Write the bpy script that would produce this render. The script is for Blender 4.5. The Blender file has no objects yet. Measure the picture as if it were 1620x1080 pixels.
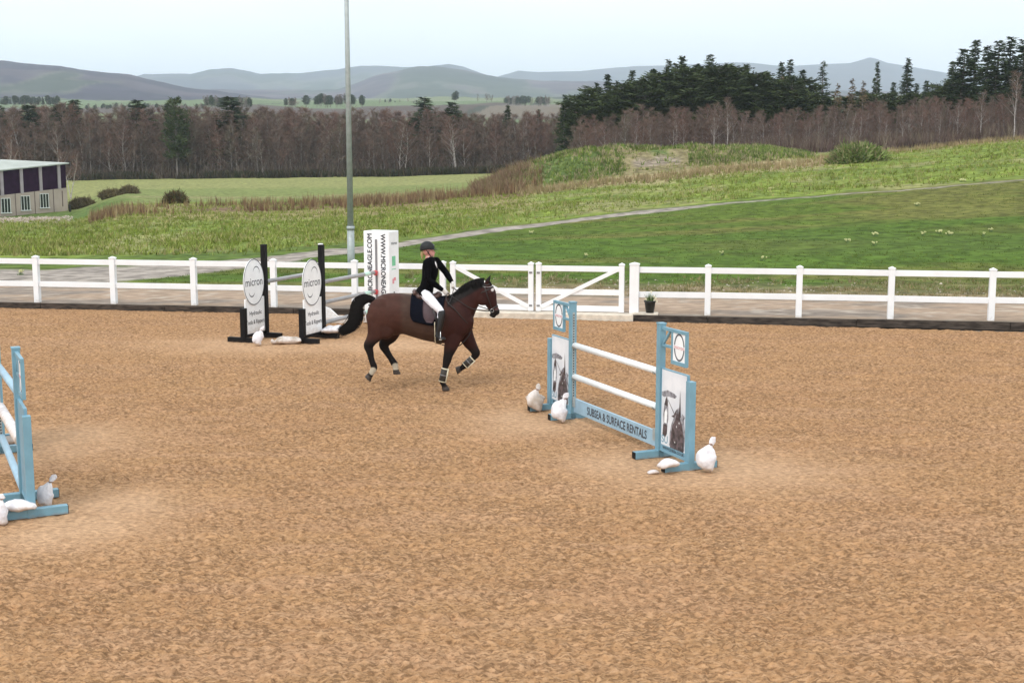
import bpy, math, random
import numpy as np
from mathutils import Vector, Matrix
R = math.radians
rng = np.random.default_rng(11)
random.seed(5)

# ------------------------------------------------------------------ camera, sky, sun, exposure
sc = bpy.context.scene
col = sc.collection
HC = 4.0                      # camera height
F = 2000.0                    # focal length in photograph pixels (1620 wide)
TH = math.atan(286.0 / F)     # the camera looks slightly down
cam_d = bpy.data.cameras.new("camera")
cam = bpy.data.objects.new("camera", cam_d)
col.objects.link(cam)
cam.location = (0, 0, HC)
cam.rotation_euler = (math.pi / 2 - TH, 0, 0)
cam_d.sensor_width = 36.0
cam_d.lens = F / 1620.0 * 36.0
cam_d.clip_start = 0.1
cam_d.clip_end = 60000
sc.camera = cam

SUN_EL, SUN_AZ = R(48), R(-150)      # azimuth measured from +Y (view direction) towards +X
world = bpy.data.worlds.new("World")
sc.world = world
world.use_nodes = True
wn = world.node_tree; wn.nodes.clear()
w_out = wn.nodes.new("ShaderNodeOutputWorld")
w_bg = wn.nodes.new("ShaderNodeBackground")
w_sky = wn.nodes.new("ShaderNodeTexSky")
w_sky.sky_type = 'NISHITA'; w_sky.sun_disc = False
w_sky.sun_elevation = SUN_EL; w_sky.sun_rotation = SUN_AZ
w_sky.dust_density = 3.0; w_sky.air_density = 1.0; w_sky.ozone_density = 1.0
w_tc = wn.nodes.new("ShaderNodeTexCoord")
w_map = wn.nodes.new("ShaderNodeMapping"); w_map.inputs['Scale'].default_value = (1.0, 1.0, 4.0)
w_noi = wn.nodes.new("ShaderNodeTexNoise"); w_noi.inputs['Scale'].default_value = 2.2
w_noi.inputs['Detail'].default_value = 7; w_noi.inputs['Roughness'].default_value = 0.55
w_rmp = wn.nodes.new("ShaderNodeMapRange")
w_rmp.inputs[1].default_value = 0.3; w_rmp.inputs[2].default_value = 0.7
w_rmp.inputs[3].default_value = 0.70; w_rmp.inputs[4].default_value = 0.97
w_mix = wn.nodes.new("ShaderNodeMix"); w_mix.data_type = 'RGBA'
w_mix.inputs[7].default_value = (13.8, 14.2, 14.2, 1)          # high overcast veil
wn.links.new(w_tc.outputs['Generated'], w_map.inputs[0])
wn.links.new(w_map.outputs[0], w_noi.inputs['Vector'])
wn.links.new(w_noi.outputs[0], w_rmp.inputs[0])
wn.links.new(w_rmp.outputs[0], w_mix.inputs[0])
wn.links.new(w_sky.outputs[0], w_mix.inputs[6])
wn.links.new(w_mix.outputs[2], w_bg.inputs[0])
w_bg.inputs[1].default_value = 0.10
wn.links.new(w_bg.outputs[0], w_out.inputs[0])

sun_d = bpy.data.lights.new("sun", 'SUN')
sun = bpy.data.objects.new("sun", sun_d); col.objects.link(sun)
sun_d.energy = 1.2; sun_d.angle = R(16); sun_d.color = (1.0, 0.96, 0.9)
sv = Vector((math.sin(SUN_AZ) * math.cos(SUN_EL), math.cos(SUN_AZ) * math.cos(SUN_EL), math.sin(SUN_EL)))
sun.rotation_euler = (-sv).to_track_quat('-Z', 'Y').to_euler()

sc.view_settings.view_transform = 'Standard'
sc.view_settings.look = 'None'
sc.view_settings.exposure = 0.26
sc.view_settings.gamma = 1.0
sc.render.engine = 'CYCLES'
sc.cycles.use_denoising = True
sc.cycles.max_bounces = 6; sc.cycles.volume_bounces = 4; sc.cycles.transparent_max_bounces = 8

# ------------------------------------------------------------------ real-world positions measured from the photograph
def P(px, py, D):
    u = (px - 810) / F; v = (py - 540) / F
    t = D / (math.cos(TH) - v * math.sin(TH))
    return Vector((u * t, D, HC + t * (-math.sin(TH) - v * math.cos(TH))))
def G(px, py, z=0.0):
    u = (px - 810) / F; v = (py - 540) / F
    t = (z - HC) / (-math.sin(TH) - v * math.cos(TH))
    return Vector((u * t, t * (math.cos(TH) - v * math.sin(TH)), z))
def zat(py, D): return P(810, py, D).z

# ------------------------------------------------------------------ object helpers
def tag(o, label=None, cat=None, group=None, kind=None):
    if label: o['label'] = label
    if cat: o['category'] = cat
    if group: o['group'] = group
    if kind: o['kind'] = kind
    return o
def empty(name, loc=(0, 0, 0), rz=0.0, label=None, cat=None, group=None):
    o = bpy.data.objects.new(name, None); col.objects.link(o)
    o.empty_display_size = 0.2
    o.location = loc; o.rotation_euler = (0, 0, rz)
    return tag(o, label, cat, group)
def link(name, me, mats, parent=None):
    o = bpy.data.objects.new(name, me); col.objects.link(o)
    if mats is not None:
        for m in (mats if isinstance(mats, (list, tuple)) else [mats]): me.materials.append(m)
    if parent is not None: o.parent = parent
    return o
def np_mesh(name, V, Fq, smooth=False, midx=None):
    """V (n,3), Fq (m,k) array of equal-sided faces."""
    me = bpy.data.meshes.new(name)
    V = np.asarray(V, dtype=np.float32); Fq = np.asarray(Fq, dtype=np.int32)
    k = Fq.shape[1]; m = len(Fq)
    me.vertices.add(len(V)); me.vertices.foreach_set('co', V.ravel())
    me.loops.add(m * k); me.loops.foreach_set('vertex_index', Fq.ravel())
    me.polygons.add(m); me.polygons.foreach_set('loop_start', np.arange(0, m * k, k, dtype=np.int32))
    try: me.polygons.foreach_set('loop_total', np.full(m, k, dtype=np.int32))
    except Exception: pass
    if midx is not None: me.polygons.foreach_set('material_index', np.asarray(midx, dtype=np.int32))
    me.update(calc_edges=True)
    me.polygons.foreach_set('use_smooth', np.full(m, smooth))
    return me
def set_col(me, C, name='col'):
    a = me.color_attributes.new(name, 'FLOAT_COLOR', 'POINT')
    C4 = np.ones((len(me.vertices), 4), dtype=np.float32); C4[:, :3] = C
    a.data.foreach_set('color', C4.ravel())

def catmull(pts, sub=4):
    pts = np.array(pts, dtype=float)
    if len(pts) < 3 or sub <= 1: return pts
    ext = np.vstack([2 * pts[0] - pts[1], pts, 2 * pts[-1] - pts[-2]])
    out = []
    for i in range(1, len(ext) - 2):
        p0, p1, p2, p3 = ext[i - 1], ext[i], ext[i + 1], ext[i + 2]
        for s in range(sub):
            t = s / sub
            out.append(0.5 * ((2 * p1) + (-p0 + p2) * t + (2 * p0 - 5 * p1 + 4 * p2 - p3) * t * t + (-p0 + 3 * p1 - 3 * p2 + p3) * t ** 3))
    out.append(ext[-2])
    return np.array(out)

class MB:
    def __init__(s): s.v = []; s.f = []; s.m = []
    def add(s, vs, fs, mi=0):
        b = len(s.v); s.v += [tuple(map(float, p)) for p in vs]
        for f in fs: s.f.append(tuple(i + b for i in f)); s.m.append(mi)
    def box(s, x0, x1, y0, y1, z0, z1, M=None, mi=0):
        vs = [(x, y, z) for z in (z0, z1) for y in (y0, y1) for x in (x0, x1)]
        if M is not None: vs = [M @ Vector(p) for p in vs]
        s.add(vs, [(0, 2, 3, 1), (4, 5, 7, 6), (0, 1, 5, 4), (2, 6, 7, 3), (0, 4, 6, 2), (1, 3, 7, 5)], mi)
    def beam(s, a, b, w, h, mi=0, up=(0, 0, 1)):
        """box from a to b, w wide (sideways), h high"""
        a = Vector(a); b = Vector(b); d = (b - a).normalized(); up = Vector(up)
        sd = d.cross(up).normalized(); u = sd.cross(d)
        vs = [p + sd * (sx * w / 2) + u * (sz * h / 2) for p in (a, b) for sz in (-1, 1) for sx in (-1, 1)]
        s.add(vs, [(0, 1, 3, 2), (4, 6, 7, 5), (0, 4, 5, 1), (2, 3, 7, 6), (0, 2, 6, 4), (1, 5, 7, 3)], mi)
    def tube(s, path, rad, n=10, ref=(0, 1, 0), sub=1, cap=True, mi=0):
        """path of points; rad = list of r or (r_inplane, r_lateral); ref = lateral axis"""
        A = [list(p) + ([r, r] if not isinstance(r, (tuple, list)) else list(r)) for p, r in zip(path, rad)]
        A = catmull(A, sub); pts = A[:, :3]
        n0 = len(s.v); ref = Vector(ref)
        for i in range(len(A)):
            t = Vector(pts[min(i + 1, len(A) - 1)] - pts[max(i - 1, 0)])
            if t.length < 1e-9: t = Vector((0, 0, 1))
            t.normalize()
            L = ref - t * ref.dot(t)
            if L.length < 1e-3: L = Vector((1, 0, 0)) - t * t.x
            L.normalize(); N = t.cross(L)
            c = Vector(pts[i])
            for k in range(n):
                a = 2 * math.pi * k / n
                q = c + N * (math.cos(a) * A[i, 3]) + L * (math.sin(a) * A[i, 4])
                s.v.append((q.x, q.y, q.z))
        for i in range(len(A) - 1):
            for k in range(n):
                k2 = (k + 1) % n
                s.f.append((n0 + i * n + k, n0 + i * n + k2, n0 + (i + 1) * n + k2, n0 + (i + 1) * n + k)); s.m.append(mi)
        if cap:
            s.f.append(tuple(n0 + k for k in range(n - 1, -1, -1))); s.m.append(mi)
            e = n0 + (len(A) - 1) * n
            s.f.append(tuple(e + k for k in range(n))); s.m.append(mi)
    def ball(s, c, r, n=12, M=None, mi=0):
        rx, ry, rz = (r if isinstance(r, (tuple, list)) else (r, r, r)); c = Vector(c); n0 = len(s.v); m = n // 2
        for i in range(m + 1):
            th = math.pi * i / m
            for k in range(n):
                a = 2 * math.pi * k / n
                q = Vector((rx * math.sin(th) * math.cos(a), ry * math.sin(th) * math.sin(a), rz * math.cos(th)))
                if M is not None: q = M @ q
                q += c; s.v.append((q.x, q.y, q.z))
        for i in range(m):
            for k in range(n):
                k2 = (k + 1) % n
                s.f.append((n0 + i * n + k, n0 + (i + 1) * n + k, n0 + (i + 1) * n + k2, n0 + i * n + k2)); s.m.append(mi)
    def prism(s, poly, to3, t0, t1, mi=0):
        """poly 2-D outline, to3(u,v,t) -> point, extruded t0..t1"""
        n = len(poly)
        vs = [to3(u, v, t0) for u, v in poly] + [to3(u, v, t1) for u, v in poly]
        s.add(vs, [tuple(range(n - 1, -1, -1)), tuple(range(n, 2 * n))] + [(i, (i + 1) % n, n + (i + 1) % n, n + i) for i in range(n)], mi)
    def build(s, name, mats, parent=None, smooth=False, bevel=0.0):
        me = bpy.data.meshes.new(name); me.from_pydata(s.v, [], s.f)
        o = link(name, me, mats, parent)
        if len(set(s.m)) > 1: me.polygons.foreach_set('material_index', s.m)
        if smooth: me.polygons.foreach_set('use_smooth', [True] * len(me.polygons))
        if bevel:
            b = o.modifiers.new('bevel', 'BEVEL'); b.width = bevel; b.segments = 2; b.limit_method = 'ANGLE'
        return o
    def build_remesh(s, name, mats, parent, voxel, it=4, fac=0.5, decim=None):
        me = bpy.data.meshes.new(name + '_src'); me.from_pydata(s.v, [], s.f)
        o = bpy.data.objects.new(name + '_src', me); col.objects.link(o)
        m = o.modifiers.new('r', 'REMESH'); m.mode = 'VOXEL'; m.voxel_size = voxel; m.use_smooth_shade = True
        if it:
            sm = o.modifiers.new('s', 'SMOOTH'); sm.factor = fac; sm.iterations = it
        bpy.context.view_layer.update()
        dg = bpy.context.evaluated_depsgraph_get()
        nm = bpy.data.meshes.new_from_object(o.evaluated_get(dg)); nm.name = name
        bpy.data.objects.remove(o, do_unlink=True)
        nm.materials.clear()
        nm.polygons.foreach_set('use_smooth', [True] * len(nm.polygons))
        return link(name, nm, mats, parent)

def text_mesh(s, size, w=None, weight=0.0):
    """flat writing as a mesh in the XY plane; returns numpy verts (centred), faces"""
    cu = bpy.data.curves.new('txt', 'FONT'); cu.body = s; cu.size = size
    cu.align_x = 'CENTER'; cu.align_y = 'CENTER'; cu.offset = weight; cu.resolution_u = 4
    o = bpy.data.objects.new('txt', cu); col.objects.link(o)
    bpy.context.view_layer.update()
    dg = bpy.context.evaluated_depsgraph_get()
    me = bpy.data.meshes.new_from_object(o.evaluated_get(dg))
    V = np.zeros(len(me.vertices) * 3); me.vertices.foreach_get('co', V); V = V.reshape(-1, 3)
    Fs = [tuple(p.vertices) for p in me.polygons]
    bpy.data.objects.remove(o, do_unlink=True); bpy.data.meshes.remove(me); bpy.data.curves.remove(cu)
    V[:, 0] -= (V[:, 0].max() + V[:, 0].min()) / 2; V[:, 1] -= (V[:, 1].max() + V[:, 1].min()) / 2
    if w: V[:, 0] *= w / (V[:, 0].max() - V[:, 0].min())
    return V, Fs

# ------------------------------------------------------------------ numpy noise
def _h(ix, iy, seed):
    n = (ix * 374761393 + iy * 668265263 + seed * 1442695041) & 0xffffffff
    n = ((n ^ (n >> 13)) * 1274126177) & 0xffffffff
    n = ((n ^ (n >> 16)) * 2246822519) & 0xffffffff
    return ((n ^ (n >> 15)) & 0xffff) / 65535.0
def vnoise(x, y, seed=0):
    x = np.asarray(x, float); y = np.asarray(y, float)
    ix = np.floor(x).astype(np.int64); iy = np.floor(y).astype(np.int64)
    fx = x - ix; fy = y - iy; fx = fx * fx * (3 - 2 * fx); fy = fy * fy * (3 - 2 * fy)
    a = _h(ix, iy, seed); b = _h(ix + 1, iy, seed); c = _h(ix, iy + 1, seed); d = _h(ix + 1, iy + 1, seed)
    return (a * (1 - fx) + b * fx) * (1 - fy) + (c * (1 - fx) + d * fx) * fy
def fbm(x, y, o=4, seed=0):
    s = 0; a = 0.5; t = 0
    for i in range(o):
        s = s + a * vnoise(x * 2 ** i + 17.3 * i, y * 2 ** i - 9.1 * i, seed + i); t += a; a *= 0.5
    return s / t
def sstep(a, b, x):
    t = np.clip((np.asarray(x, float) - a) / (b - a), 0, 1); return t * t * (3 - 2 * t)

# ------------------------------------------------------------------ materials
def mat(name, c=(0.5, 0.5, 0.5), rough=0.6, var=0.12, scale=6.0, bump=0.0, bscale=40.0, metal=0.0, c2=None,
        attr=None, spec=0.5, stretch=None, dirt=None, sheen=0.0, objspace=True, emis=None, fac=(0.35, 0.65), trans=0.0):
    m = bpy.data.materials.new(name); m.use_nodes = True
    nt = m.node_tree; b = nt.nodes['Principled BSDF']
    b.inputs['Roughness'].default_value = rough; b.inputs['Metallic'].default_value = metal
    b.inputs['Specular IOR Level'].default_value = spec
    if sheen: b.inputs['Sheen Weight'].default_value = sheen
    tc = nt.nodes.new('ShaderNodeTexCoord'); mp = nt.nodes.new('ShaderNodeMapping')
    if stretch: mp.inputs['Scale'].default_value = stretch
    nt.links.new(tc.outputs['Object'], mp.inputs[0])
    n = nt.nodes.new('ShaderNodeTexNoise'); n.inputs['Scale'].default_value = scale; n.inputs['Detail'].default_value = 5
    nt.links.new(mp.outputs[0], n.inputs['Vector'])
    r = nt.nodes.new('ShaderNodeMapRange'); r.inputs[1].default_value = fac[0]; r.inputs[2].default_value = fac[1]
    nt.links.new(n.outputs[0], r.inputs[0])
    mx = nt.nodes.new('ShaderNodeMix'); mx.data_type = 'RGBA'
    nt.links.new(r.outputs[0], mx.inputs[0])
    if attr:
        at = nt.nodes.new('ShaderNodeAttribute'); at.attribute_name = attr
        mul = nt.nodes.new('ShaderNodeMix'); mul.data_type = 'RGBA'; mul.blend_type = 'MULTIPLY'; mul.inputs[0].default_value = 1
        k1 = 1 - var; k2 = 1 + var
        mx.inputs[6].default_value = (k1, k1, k1, 1); mx.inputs[7].default_value = (k2, k2, k2, 1)
        nt.links.new(at.outputs['Color'], mul.inputs[6]); nt.links.new(mx.outputs[2], mul.inputs[7])
        out = mul.outputs[2]
    else:
        c2 = c2 or tuple(min(1, x * (1 + var)) for x in c)
        c1 = tuple(x * (1 - var) for x in c) if var else c
        mx.inputs[6].default_value = (*c1, 1); mx.inputs[7].default_value = (*c2, 1)
        out = mx.outputs[2]
    if dirt:     # soil splashed up from the ground: colour, height in local z
        dc, h0, h1 = dirt
        sx = nt.nodes.new('ShaderNodeSeparateXYZ'); nt.links.new(tc.outputs['Object'], sx.inputs[0])
        ad = nt.nodes.new('ShaderNodeMath'); ad.operation = 'MULTIPLY_ADD'
        n2 = nt.nodes.new('ShaderNodeTexNoise'); n2.inputs['Scale'].default_value = 14; nt.links.new(tc.outputs['Object'], n2.inputs['Vector'])
        ad.inputs[1].default_value = -(h1 - h0) * 1.2; nt.links.new(n2.outputs[0], ad.inputs[0]); nt.links.new(sx.outputs[2], ad.inputs[2])
        mr = nt.nodes.new('ShaderNodeMapRange'); mr.inputs[1].default_value = h0 - (h1 - h0) * .6; mr.inputs[2].default_value = h1 - (h1 - h0) * .6
        mr.inputs[3].default_value = 0.85; mr.inputs[4].default_value = 0
        nt.links.new(ad.outputs[0], mr.inputs[0])
        dm = nt.nodes.new('ShaderNodeMix'); dm.data_type = 'RGBA'; nt.links.new(mr.outputs[0], dm.inputs[0])
        nt.links.new(out, dm.inputs[6]); dm.inputs[7].default_value = (*dc, 1); out = dm.outputs[2]
    nt.links.new(out, b.inputs['Base Color'])
    if bump:
        n3 = nt.nodes.new('ShaderNodeTexNoise'); n3.inputs['Scale'].default_value = bscale; n3.inputs['Detail'].default_value = 4
        nt.links.new(mp.outputs[0], n3.inputs['Vector'])
        bp = nt.nodes.new('ShaderNodeBump'); bp.inputs['Strength'].default_value = 1.0; bp.inputs['Distance'].default_value = bump
        nt.links.new(n3.outputs[0], bp.inputs['Height']); nt.links.new(bp.outputs[0], b.inputs['Normal'])
    return m

M = {}
SANDC = (0.405, 0.236, 0.122)
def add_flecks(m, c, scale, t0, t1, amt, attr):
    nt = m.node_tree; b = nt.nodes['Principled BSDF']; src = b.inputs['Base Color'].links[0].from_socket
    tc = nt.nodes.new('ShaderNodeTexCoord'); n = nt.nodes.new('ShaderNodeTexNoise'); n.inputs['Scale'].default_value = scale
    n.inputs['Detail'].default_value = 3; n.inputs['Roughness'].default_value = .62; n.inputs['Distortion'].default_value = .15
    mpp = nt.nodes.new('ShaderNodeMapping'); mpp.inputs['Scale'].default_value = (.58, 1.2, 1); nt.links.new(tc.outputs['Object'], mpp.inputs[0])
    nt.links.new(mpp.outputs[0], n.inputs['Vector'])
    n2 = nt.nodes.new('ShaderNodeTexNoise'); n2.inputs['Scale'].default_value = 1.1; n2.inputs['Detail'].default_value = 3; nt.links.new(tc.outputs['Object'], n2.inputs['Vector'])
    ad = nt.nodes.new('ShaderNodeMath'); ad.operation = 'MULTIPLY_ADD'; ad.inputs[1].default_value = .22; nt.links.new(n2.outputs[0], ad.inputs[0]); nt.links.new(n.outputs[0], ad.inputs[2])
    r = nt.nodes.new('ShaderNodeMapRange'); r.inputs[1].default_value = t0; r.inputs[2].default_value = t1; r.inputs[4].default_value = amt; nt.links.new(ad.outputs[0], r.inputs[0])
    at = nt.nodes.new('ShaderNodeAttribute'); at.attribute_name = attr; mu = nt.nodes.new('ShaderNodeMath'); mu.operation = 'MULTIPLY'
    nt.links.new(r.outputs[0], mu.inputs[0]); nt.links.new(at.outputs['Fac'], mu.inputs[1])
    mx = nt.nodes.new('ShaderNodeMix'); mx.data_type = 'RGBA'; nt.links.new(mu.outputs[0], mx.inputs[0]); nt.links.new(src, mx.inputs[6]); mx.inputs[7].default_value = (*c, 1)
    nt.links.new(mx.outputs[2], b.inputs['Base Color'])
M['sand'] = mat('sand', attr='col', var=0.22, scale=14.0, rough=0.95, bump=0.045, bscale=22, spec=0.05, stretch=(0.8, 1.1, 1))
M['gravel'] = mat('gravel', attr='col', var=0.22, scale=5.0, rough=0.95, bump=0.03, bscale=9, spec=0.15, stretch=(0.5, 1, 1))
M['ground'] = mat('ground', attr='col', var=0.35, scale=1.6, rough=0.95, bump=0.12, bscale=3.0, spec=0.1)
M['hill'] = mat('hill', attr='col', var=0.15, scale=0.01, rough=1.0, spec=0.0)
M['kerb'] = mat('kerb', (0.045, 0.036, 0.030), 0.9, 0.4, 6, 0.01, 30, stretch=(0.3, 3, 3), c2=(0.09, 0.072, 0.06), spec=0.2)
M['white'] = mat('white_pvc', (0.83, 0.84, 0.86), 0.35, 0.03, 3, 0, dirt=((0.42, 0.33, 0.25), 0.0, 0.22))
M['whiterail'] = mat('white_rail', (0.83, 0.84, 0.86), 0.35, 0.04, 2)
M['concrete'] = mat('concrete', (0.62, 0.55, 0.46), 0.9, 0.15, 6, 0.005, 50)
M['galv'] = mat('galvanised', (0.36, 0.40, 0.40), 0.5, 0.1, 8, metal=0.25)
M['blue'] = mat('blue_paint', (0.165, 0.325, 0.415), 0.42, 0.08, 5, 0.001, 30, dirt=((0.30, 0.22, 0.16), -0.04, 0.035))
M['bluepanel'] = mat('pale_blue_paint', (0.18, 0.34, 0.44), 0.45, 0.1, 4)
M['plank'] = mat('plank_paint', (0.30, 0.45, 0.56), 0.45, 0.08, 5)
M['sign'] = mat('sign_board', (0.86, 0.88, 0.90), 0.4, 0.05, 4, dirt=((0.5, 0.42, 0.36), 0.05, 0.3))
M['print'] = mat('printed_sky', (0.60, 0.64, 0.70), 0.4, 0.0, 2.4, c2=(0.80, 0.82, 0.86))
M['printdark'] = mat('printed_dark', (0.035, 0.03, 0.035), 0.45, 0.5, 16, c2=(0.13, 0.10, 0.11))
M['printgrey'] = mat('printed_grey', (0.18, 0.18, 0.21), 0.45, 0.4, 18, c2=(0.38, 0.38, 0.42))
M['ink'] = mat('ink', (0.04, 0.045, 0.06), 0.5, 0.1)
M['ring'] = mat('ring_ink', (0.09, 0.10, 0.12), 0.5, 0.1)
M['black'] = mat('black_paint', (0.006, 0.006, 0.007), 0.6, 0.2, 6, spec=0.2, dirt=((0.10, 0.07, 0.05), -0.04, 0.04))
M['strip'] = mat('cup_strip', (0.20, 0.20, 0.21), 0.5, 0.1)
M['hole'] = mat('hole', (0.01, 0.012, 0.015), 0.8, 0)
M['red'] = mat('red_pole_end', (0.62, 0.07, 0.08), 0.4, 0.1)
M['mint'] = mat('mint_band', (0.55, 0.78, 0.68), 0.4, 0.05)
M['green_ink'] = mat('green_ink', (0.18, 0.55, 0.32), 0.5, 0.1)
M['pink_ink'] = mat('pink_ink', (0.70, 0.28, 0.32), 0.5, 0.1)
M['poleW'] = mat('pole_white', (0.78, 0.82, 0.84), 0.35, 0.05, 5)
M['poleG'] = mat('pole_grey', (0.33, 0.33, 0.34), 0.4, 0.1, 5)
M['bag'] = mat('sandbag', (0.66, 0.64, 0.68), 0.65, 0.06, 9, 0.012, 22, c2=(0.86, 0.85, 0.88), dirt=((0.50, 0.38, 0.28), -0.02, 0.09))
M['bagdirty'] = mat('sandbag_dirty', (0.50, 0.42, 0.35), 0.7, 0.2, 6, 0.012, 22, c2=(0.74, 0.69, 0.67), dirt=((0.45, 0.33, 0.24), -0.02, 0.12))
M['tie'] = mat('bag_tie', (0.22, 0.13, 0.10), 0.7, 0.1)
M['horse'] = mat('horse_coat', attr='col', var=0.14, scale=7, rough=0.55, spec=0.12, bump=0.012, bscale=6.5)
M['hair'] = mat('horse_hair', (0.005, 0.004, 0.004), 0.55, 0.3, 20, spec=0.15)
M['hoof'] = mat('hoof', (0.045, 0.035, 0.03), 0.6, 0.3, 20)
M['fleece'] = mat('fleece', (0.72, 0.66, 0.50), 0.95, 0.12, 40, 0.01, 80)
M['bootshell'] = mat('boot_shell', (0.03, 0.025, 0.02), 0.45, 0.2, 30)
M['leather'] = mat('brown_leather', (0.085, 0.045, 0.038), 0.4, 0.2, 20)
M['flap'] = mat('saddle_flap', (0.055, 0.028, 0.034), 0.5, 0.15, 12)
M['pad'] = mat('saddle_cloth', (0.004, 0.005, 0.010), 0.95, 0.2, 30, 0.004, 60, spec=0.1)
M['tack'] = mat('black_leather', (0.014, 0.011, 0.011), 0.35, 0.2, 20)
M['metal'] = mat('bit_metal', (0.6, 0.6, 0.6), 0.25, 0.0, metal=1.0)
M['jacket'] = mat('jacket_cloth', (0.003, 0.003, 0.004), 0.9, 0.2, 18, 0.010, 9, spec=0.06)
M['breech'] = mat('breeches_cloth', (0.78, 0.78, 0.84), 0.8, 0.04, 10, 0.014, 11)
M['shirt'] = mat('shirt', (0.82, 0.80, 0.82), 0.7, 0.03)
M['skin'] = mat('skin', (0.60, 0.30, 0.26), 0.5, 0.08, 30, spec=0.4)
M['ridingboot'] = mat('riding_boot', (0.005, 0.005, 0.006), 0.35, 0.1, 20)
M['helmet'] = mat('helmet_shell', (0.005, 0.006, 0.008), 0.65, 0.15, 30)
M['blond'] = mat('blond_hair', (0.42, 0.30, 0.15), 0.6, 0.2, 60)
M['glove'] = mat('glove', (0.72, 0.69, 0.66), 0.7, 0.08, 40)
M['eye'] = mat('eye', (0.01, 0.008, 0.008), 0.1, 0)
M['blaze'] = mat('white_star', (0.75, 0.72, 0.70), 0.6, 0.05)
M['bark'] = mat('bark', (0.13, 0.105, 0.095), 0.9, 0.3, 3, c2=(0.27, 0.24, 0.225))
M['palebark'] = mat('pale_bark', (0.34, 0.30, 0.28), 0.85, 0.25, 3, c2=(0.50, 0.46, 0.44))
M['twig'] = mat('twigs', (0.125, 0.080, 0.064), 0.9, 0.3, 0.35, c2=(0.22, 0.150, 0.12))
M['twigred'] = mat('twigs_red', (0.145, 0.080, 0.064), 0.9, 0.3, 0.35, c2=(0.23, 0.135, 0.105))
M['twigbrown'] = mat('twigs_brown', (0.13, 0.10, 0.075), 0.9, 0.3, 0.35, c2=(0.22, 0.18, 0.135))
M['needle'] = mat('needles', (0.018, 0.034, 0.016), 0.9, 0.3, 0.5, c2=(0.058, 0.085, 0.036), spec=.2)
M['needle2'] = mat('needles_pine', (0.028, 0.046, 0.018), 0.9, 0.3, 0.5, c2=(0.080, 0.105, 0.042), spec=.2)
M['larch'] = mat('needles_larch', (0.12, 0.085, 0.045), 0.85, 0.3, 0.5, c2=(0.20, 0.15, 0.08))
M['tuft'] = mat('tufts', attr='col', var=0.25, scale=0.6, rough=0.9, spec=0.1)
M['roof'] = mat('roof_sheet', (0.38, 0.41, 0.38), 0.6, 0.08, 0.6)
M['clad'] = mat('purple_cladding', (0.026, 0.010, 0.030), 0.8, 0.2, 1.5, spec=0.1)
M['block'] = mat('block_wall', (0.42, 0.35, 0.30), 0.9, 0.12, 0.5)
M['pier'] = mat('pier', (0.36, 0.32, 0.34), 0.85, 0.1, 1)
M['joint'] = mat('joint', (0.16, 0.12, 0.11), 0.9, 0.1)
M['frame'] = mat('window_frame', (0.75, 0.78, 0.76), 0.5, 0.03)
M['glass'] = mat('window_glass', (0.03, 0.035, 0.035), 0.12, 0.1)
M['stone'] = mat('rubble_stone', (0.30, 0.25, 0.20), 0.9, 0.3, 2, c2=(0.5, 0.43, 0.36))
M['potblack'] = mat('pot_plastic', (0.012, 0.013, 0.012), 0.5, 0.1)
M['leaf'] = mat('leaf', (0.10, 0.16, 0.05), 0.6, 0.3, 20)
M['petal'] = mat('petal', (0.50, 0.50, 0.24), 0.6, 0.1, 20)
M['petalw'] = mat('petal_white', (0.75, 0.72, 0.55), 0.6, 0.1, 20)

add_flecks(M['sand'], (0.54, 0.34, 0.20), 19.0, .61, .74, .50, 'calm')
add_flecks(M['sand'], (0.13, 0.072, 0.038), 27.0, .595, .70, .64, 'calm')  # dark flecks paint the shade of churned hoof marks into the sand colour
# ------------------------------------------------------------------ terrain
K0 = G(0, 487); K1 = G(1620, 520)                    # foot of the arena kerb
KD = (K1 - K0).normalized(); KN = Vector((-KD.y, KD.x, 0))   # along / outward
def sdist(x, y): return (x - K0.x) * KN.x + (y - K0.y) * KN.y
TA = np.array([-1400, -600, 0, 115, 200, 400, 600, 800, 1000, 1200, 1400, 1620, 2300, 3200], float)
TD = np.array([30, 42, 46, 55, 65, 75, 90, 110, 130, 150, 200, 290, 400, 700, 1200, 1700, 2600, 5000], float)
TY = {  # screen height measured in the photograph for each distance (rows: TD[2:])
    -600: [424, 397, 381, 372, 364, 356, 350, 346, 320, 285],
    0:    [424, 397, 380, 371, 362, 354, 348, 344, 318, 285],
    115:  [424, 397, 380, 371, 361, 352, 346, 342, 316, 285],
    200:  [424, 396, 376, 362, 347, 333, 323, 313, 299, 283],
    400:  [424, 396, 376, 361, 346, 331, 321, 313, 297, 281],
    600:  [423, 395, 374, 358, 340, 324, 314, 307, 294, 279],
    800:  [421, 392, 367, 349, 326, 308, 301, 297, 288, 274],
    1000: [420, 388, 358, 335, 308, 284, 274, 270, 264, 252],
    1200: [419, 382, 348, 319, 291, 264, 252, 248, 244, 232],
    1400: [419, 378, 338, 304, 274, 249, 241, 240, 236, 222],
    1620: [419, 373, 326, 288, 251, 228, 222, 222, 220, 210],
    2300: [418, 368, 315, 270, 235, 215, 210, 210, 208, 200]}
FARY = [262, 218, 188, 172, 160, 168]
TZ = np.zeros((len(TA), len(TD)))
for i, a in enumerate(TA):
    key = int(min(max(a, -600), 2300))
    ys = TY[key]
    TZ[i, 0] = 0.10; TZ[i, 1] = 0.10
    for j, y in enumerate(ys): TZ[i, 2 + j] = zat(y, TD[2 + j])
    off = max(0, (min(a, 1620) - 600) / 1020) * 30
    for j, y in enumerate(FARY): TZ[i, 12 + j] = zat(y - off * (1 if j < 2 else 0.3), TD[12 + j])
    for j in range(0, 10):
        if TD[2 + j] == 46: TZ[i, 2 + j] = max(TZ[i, 2 + j], 0.1)
LTD = np.log(TD)
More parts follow.
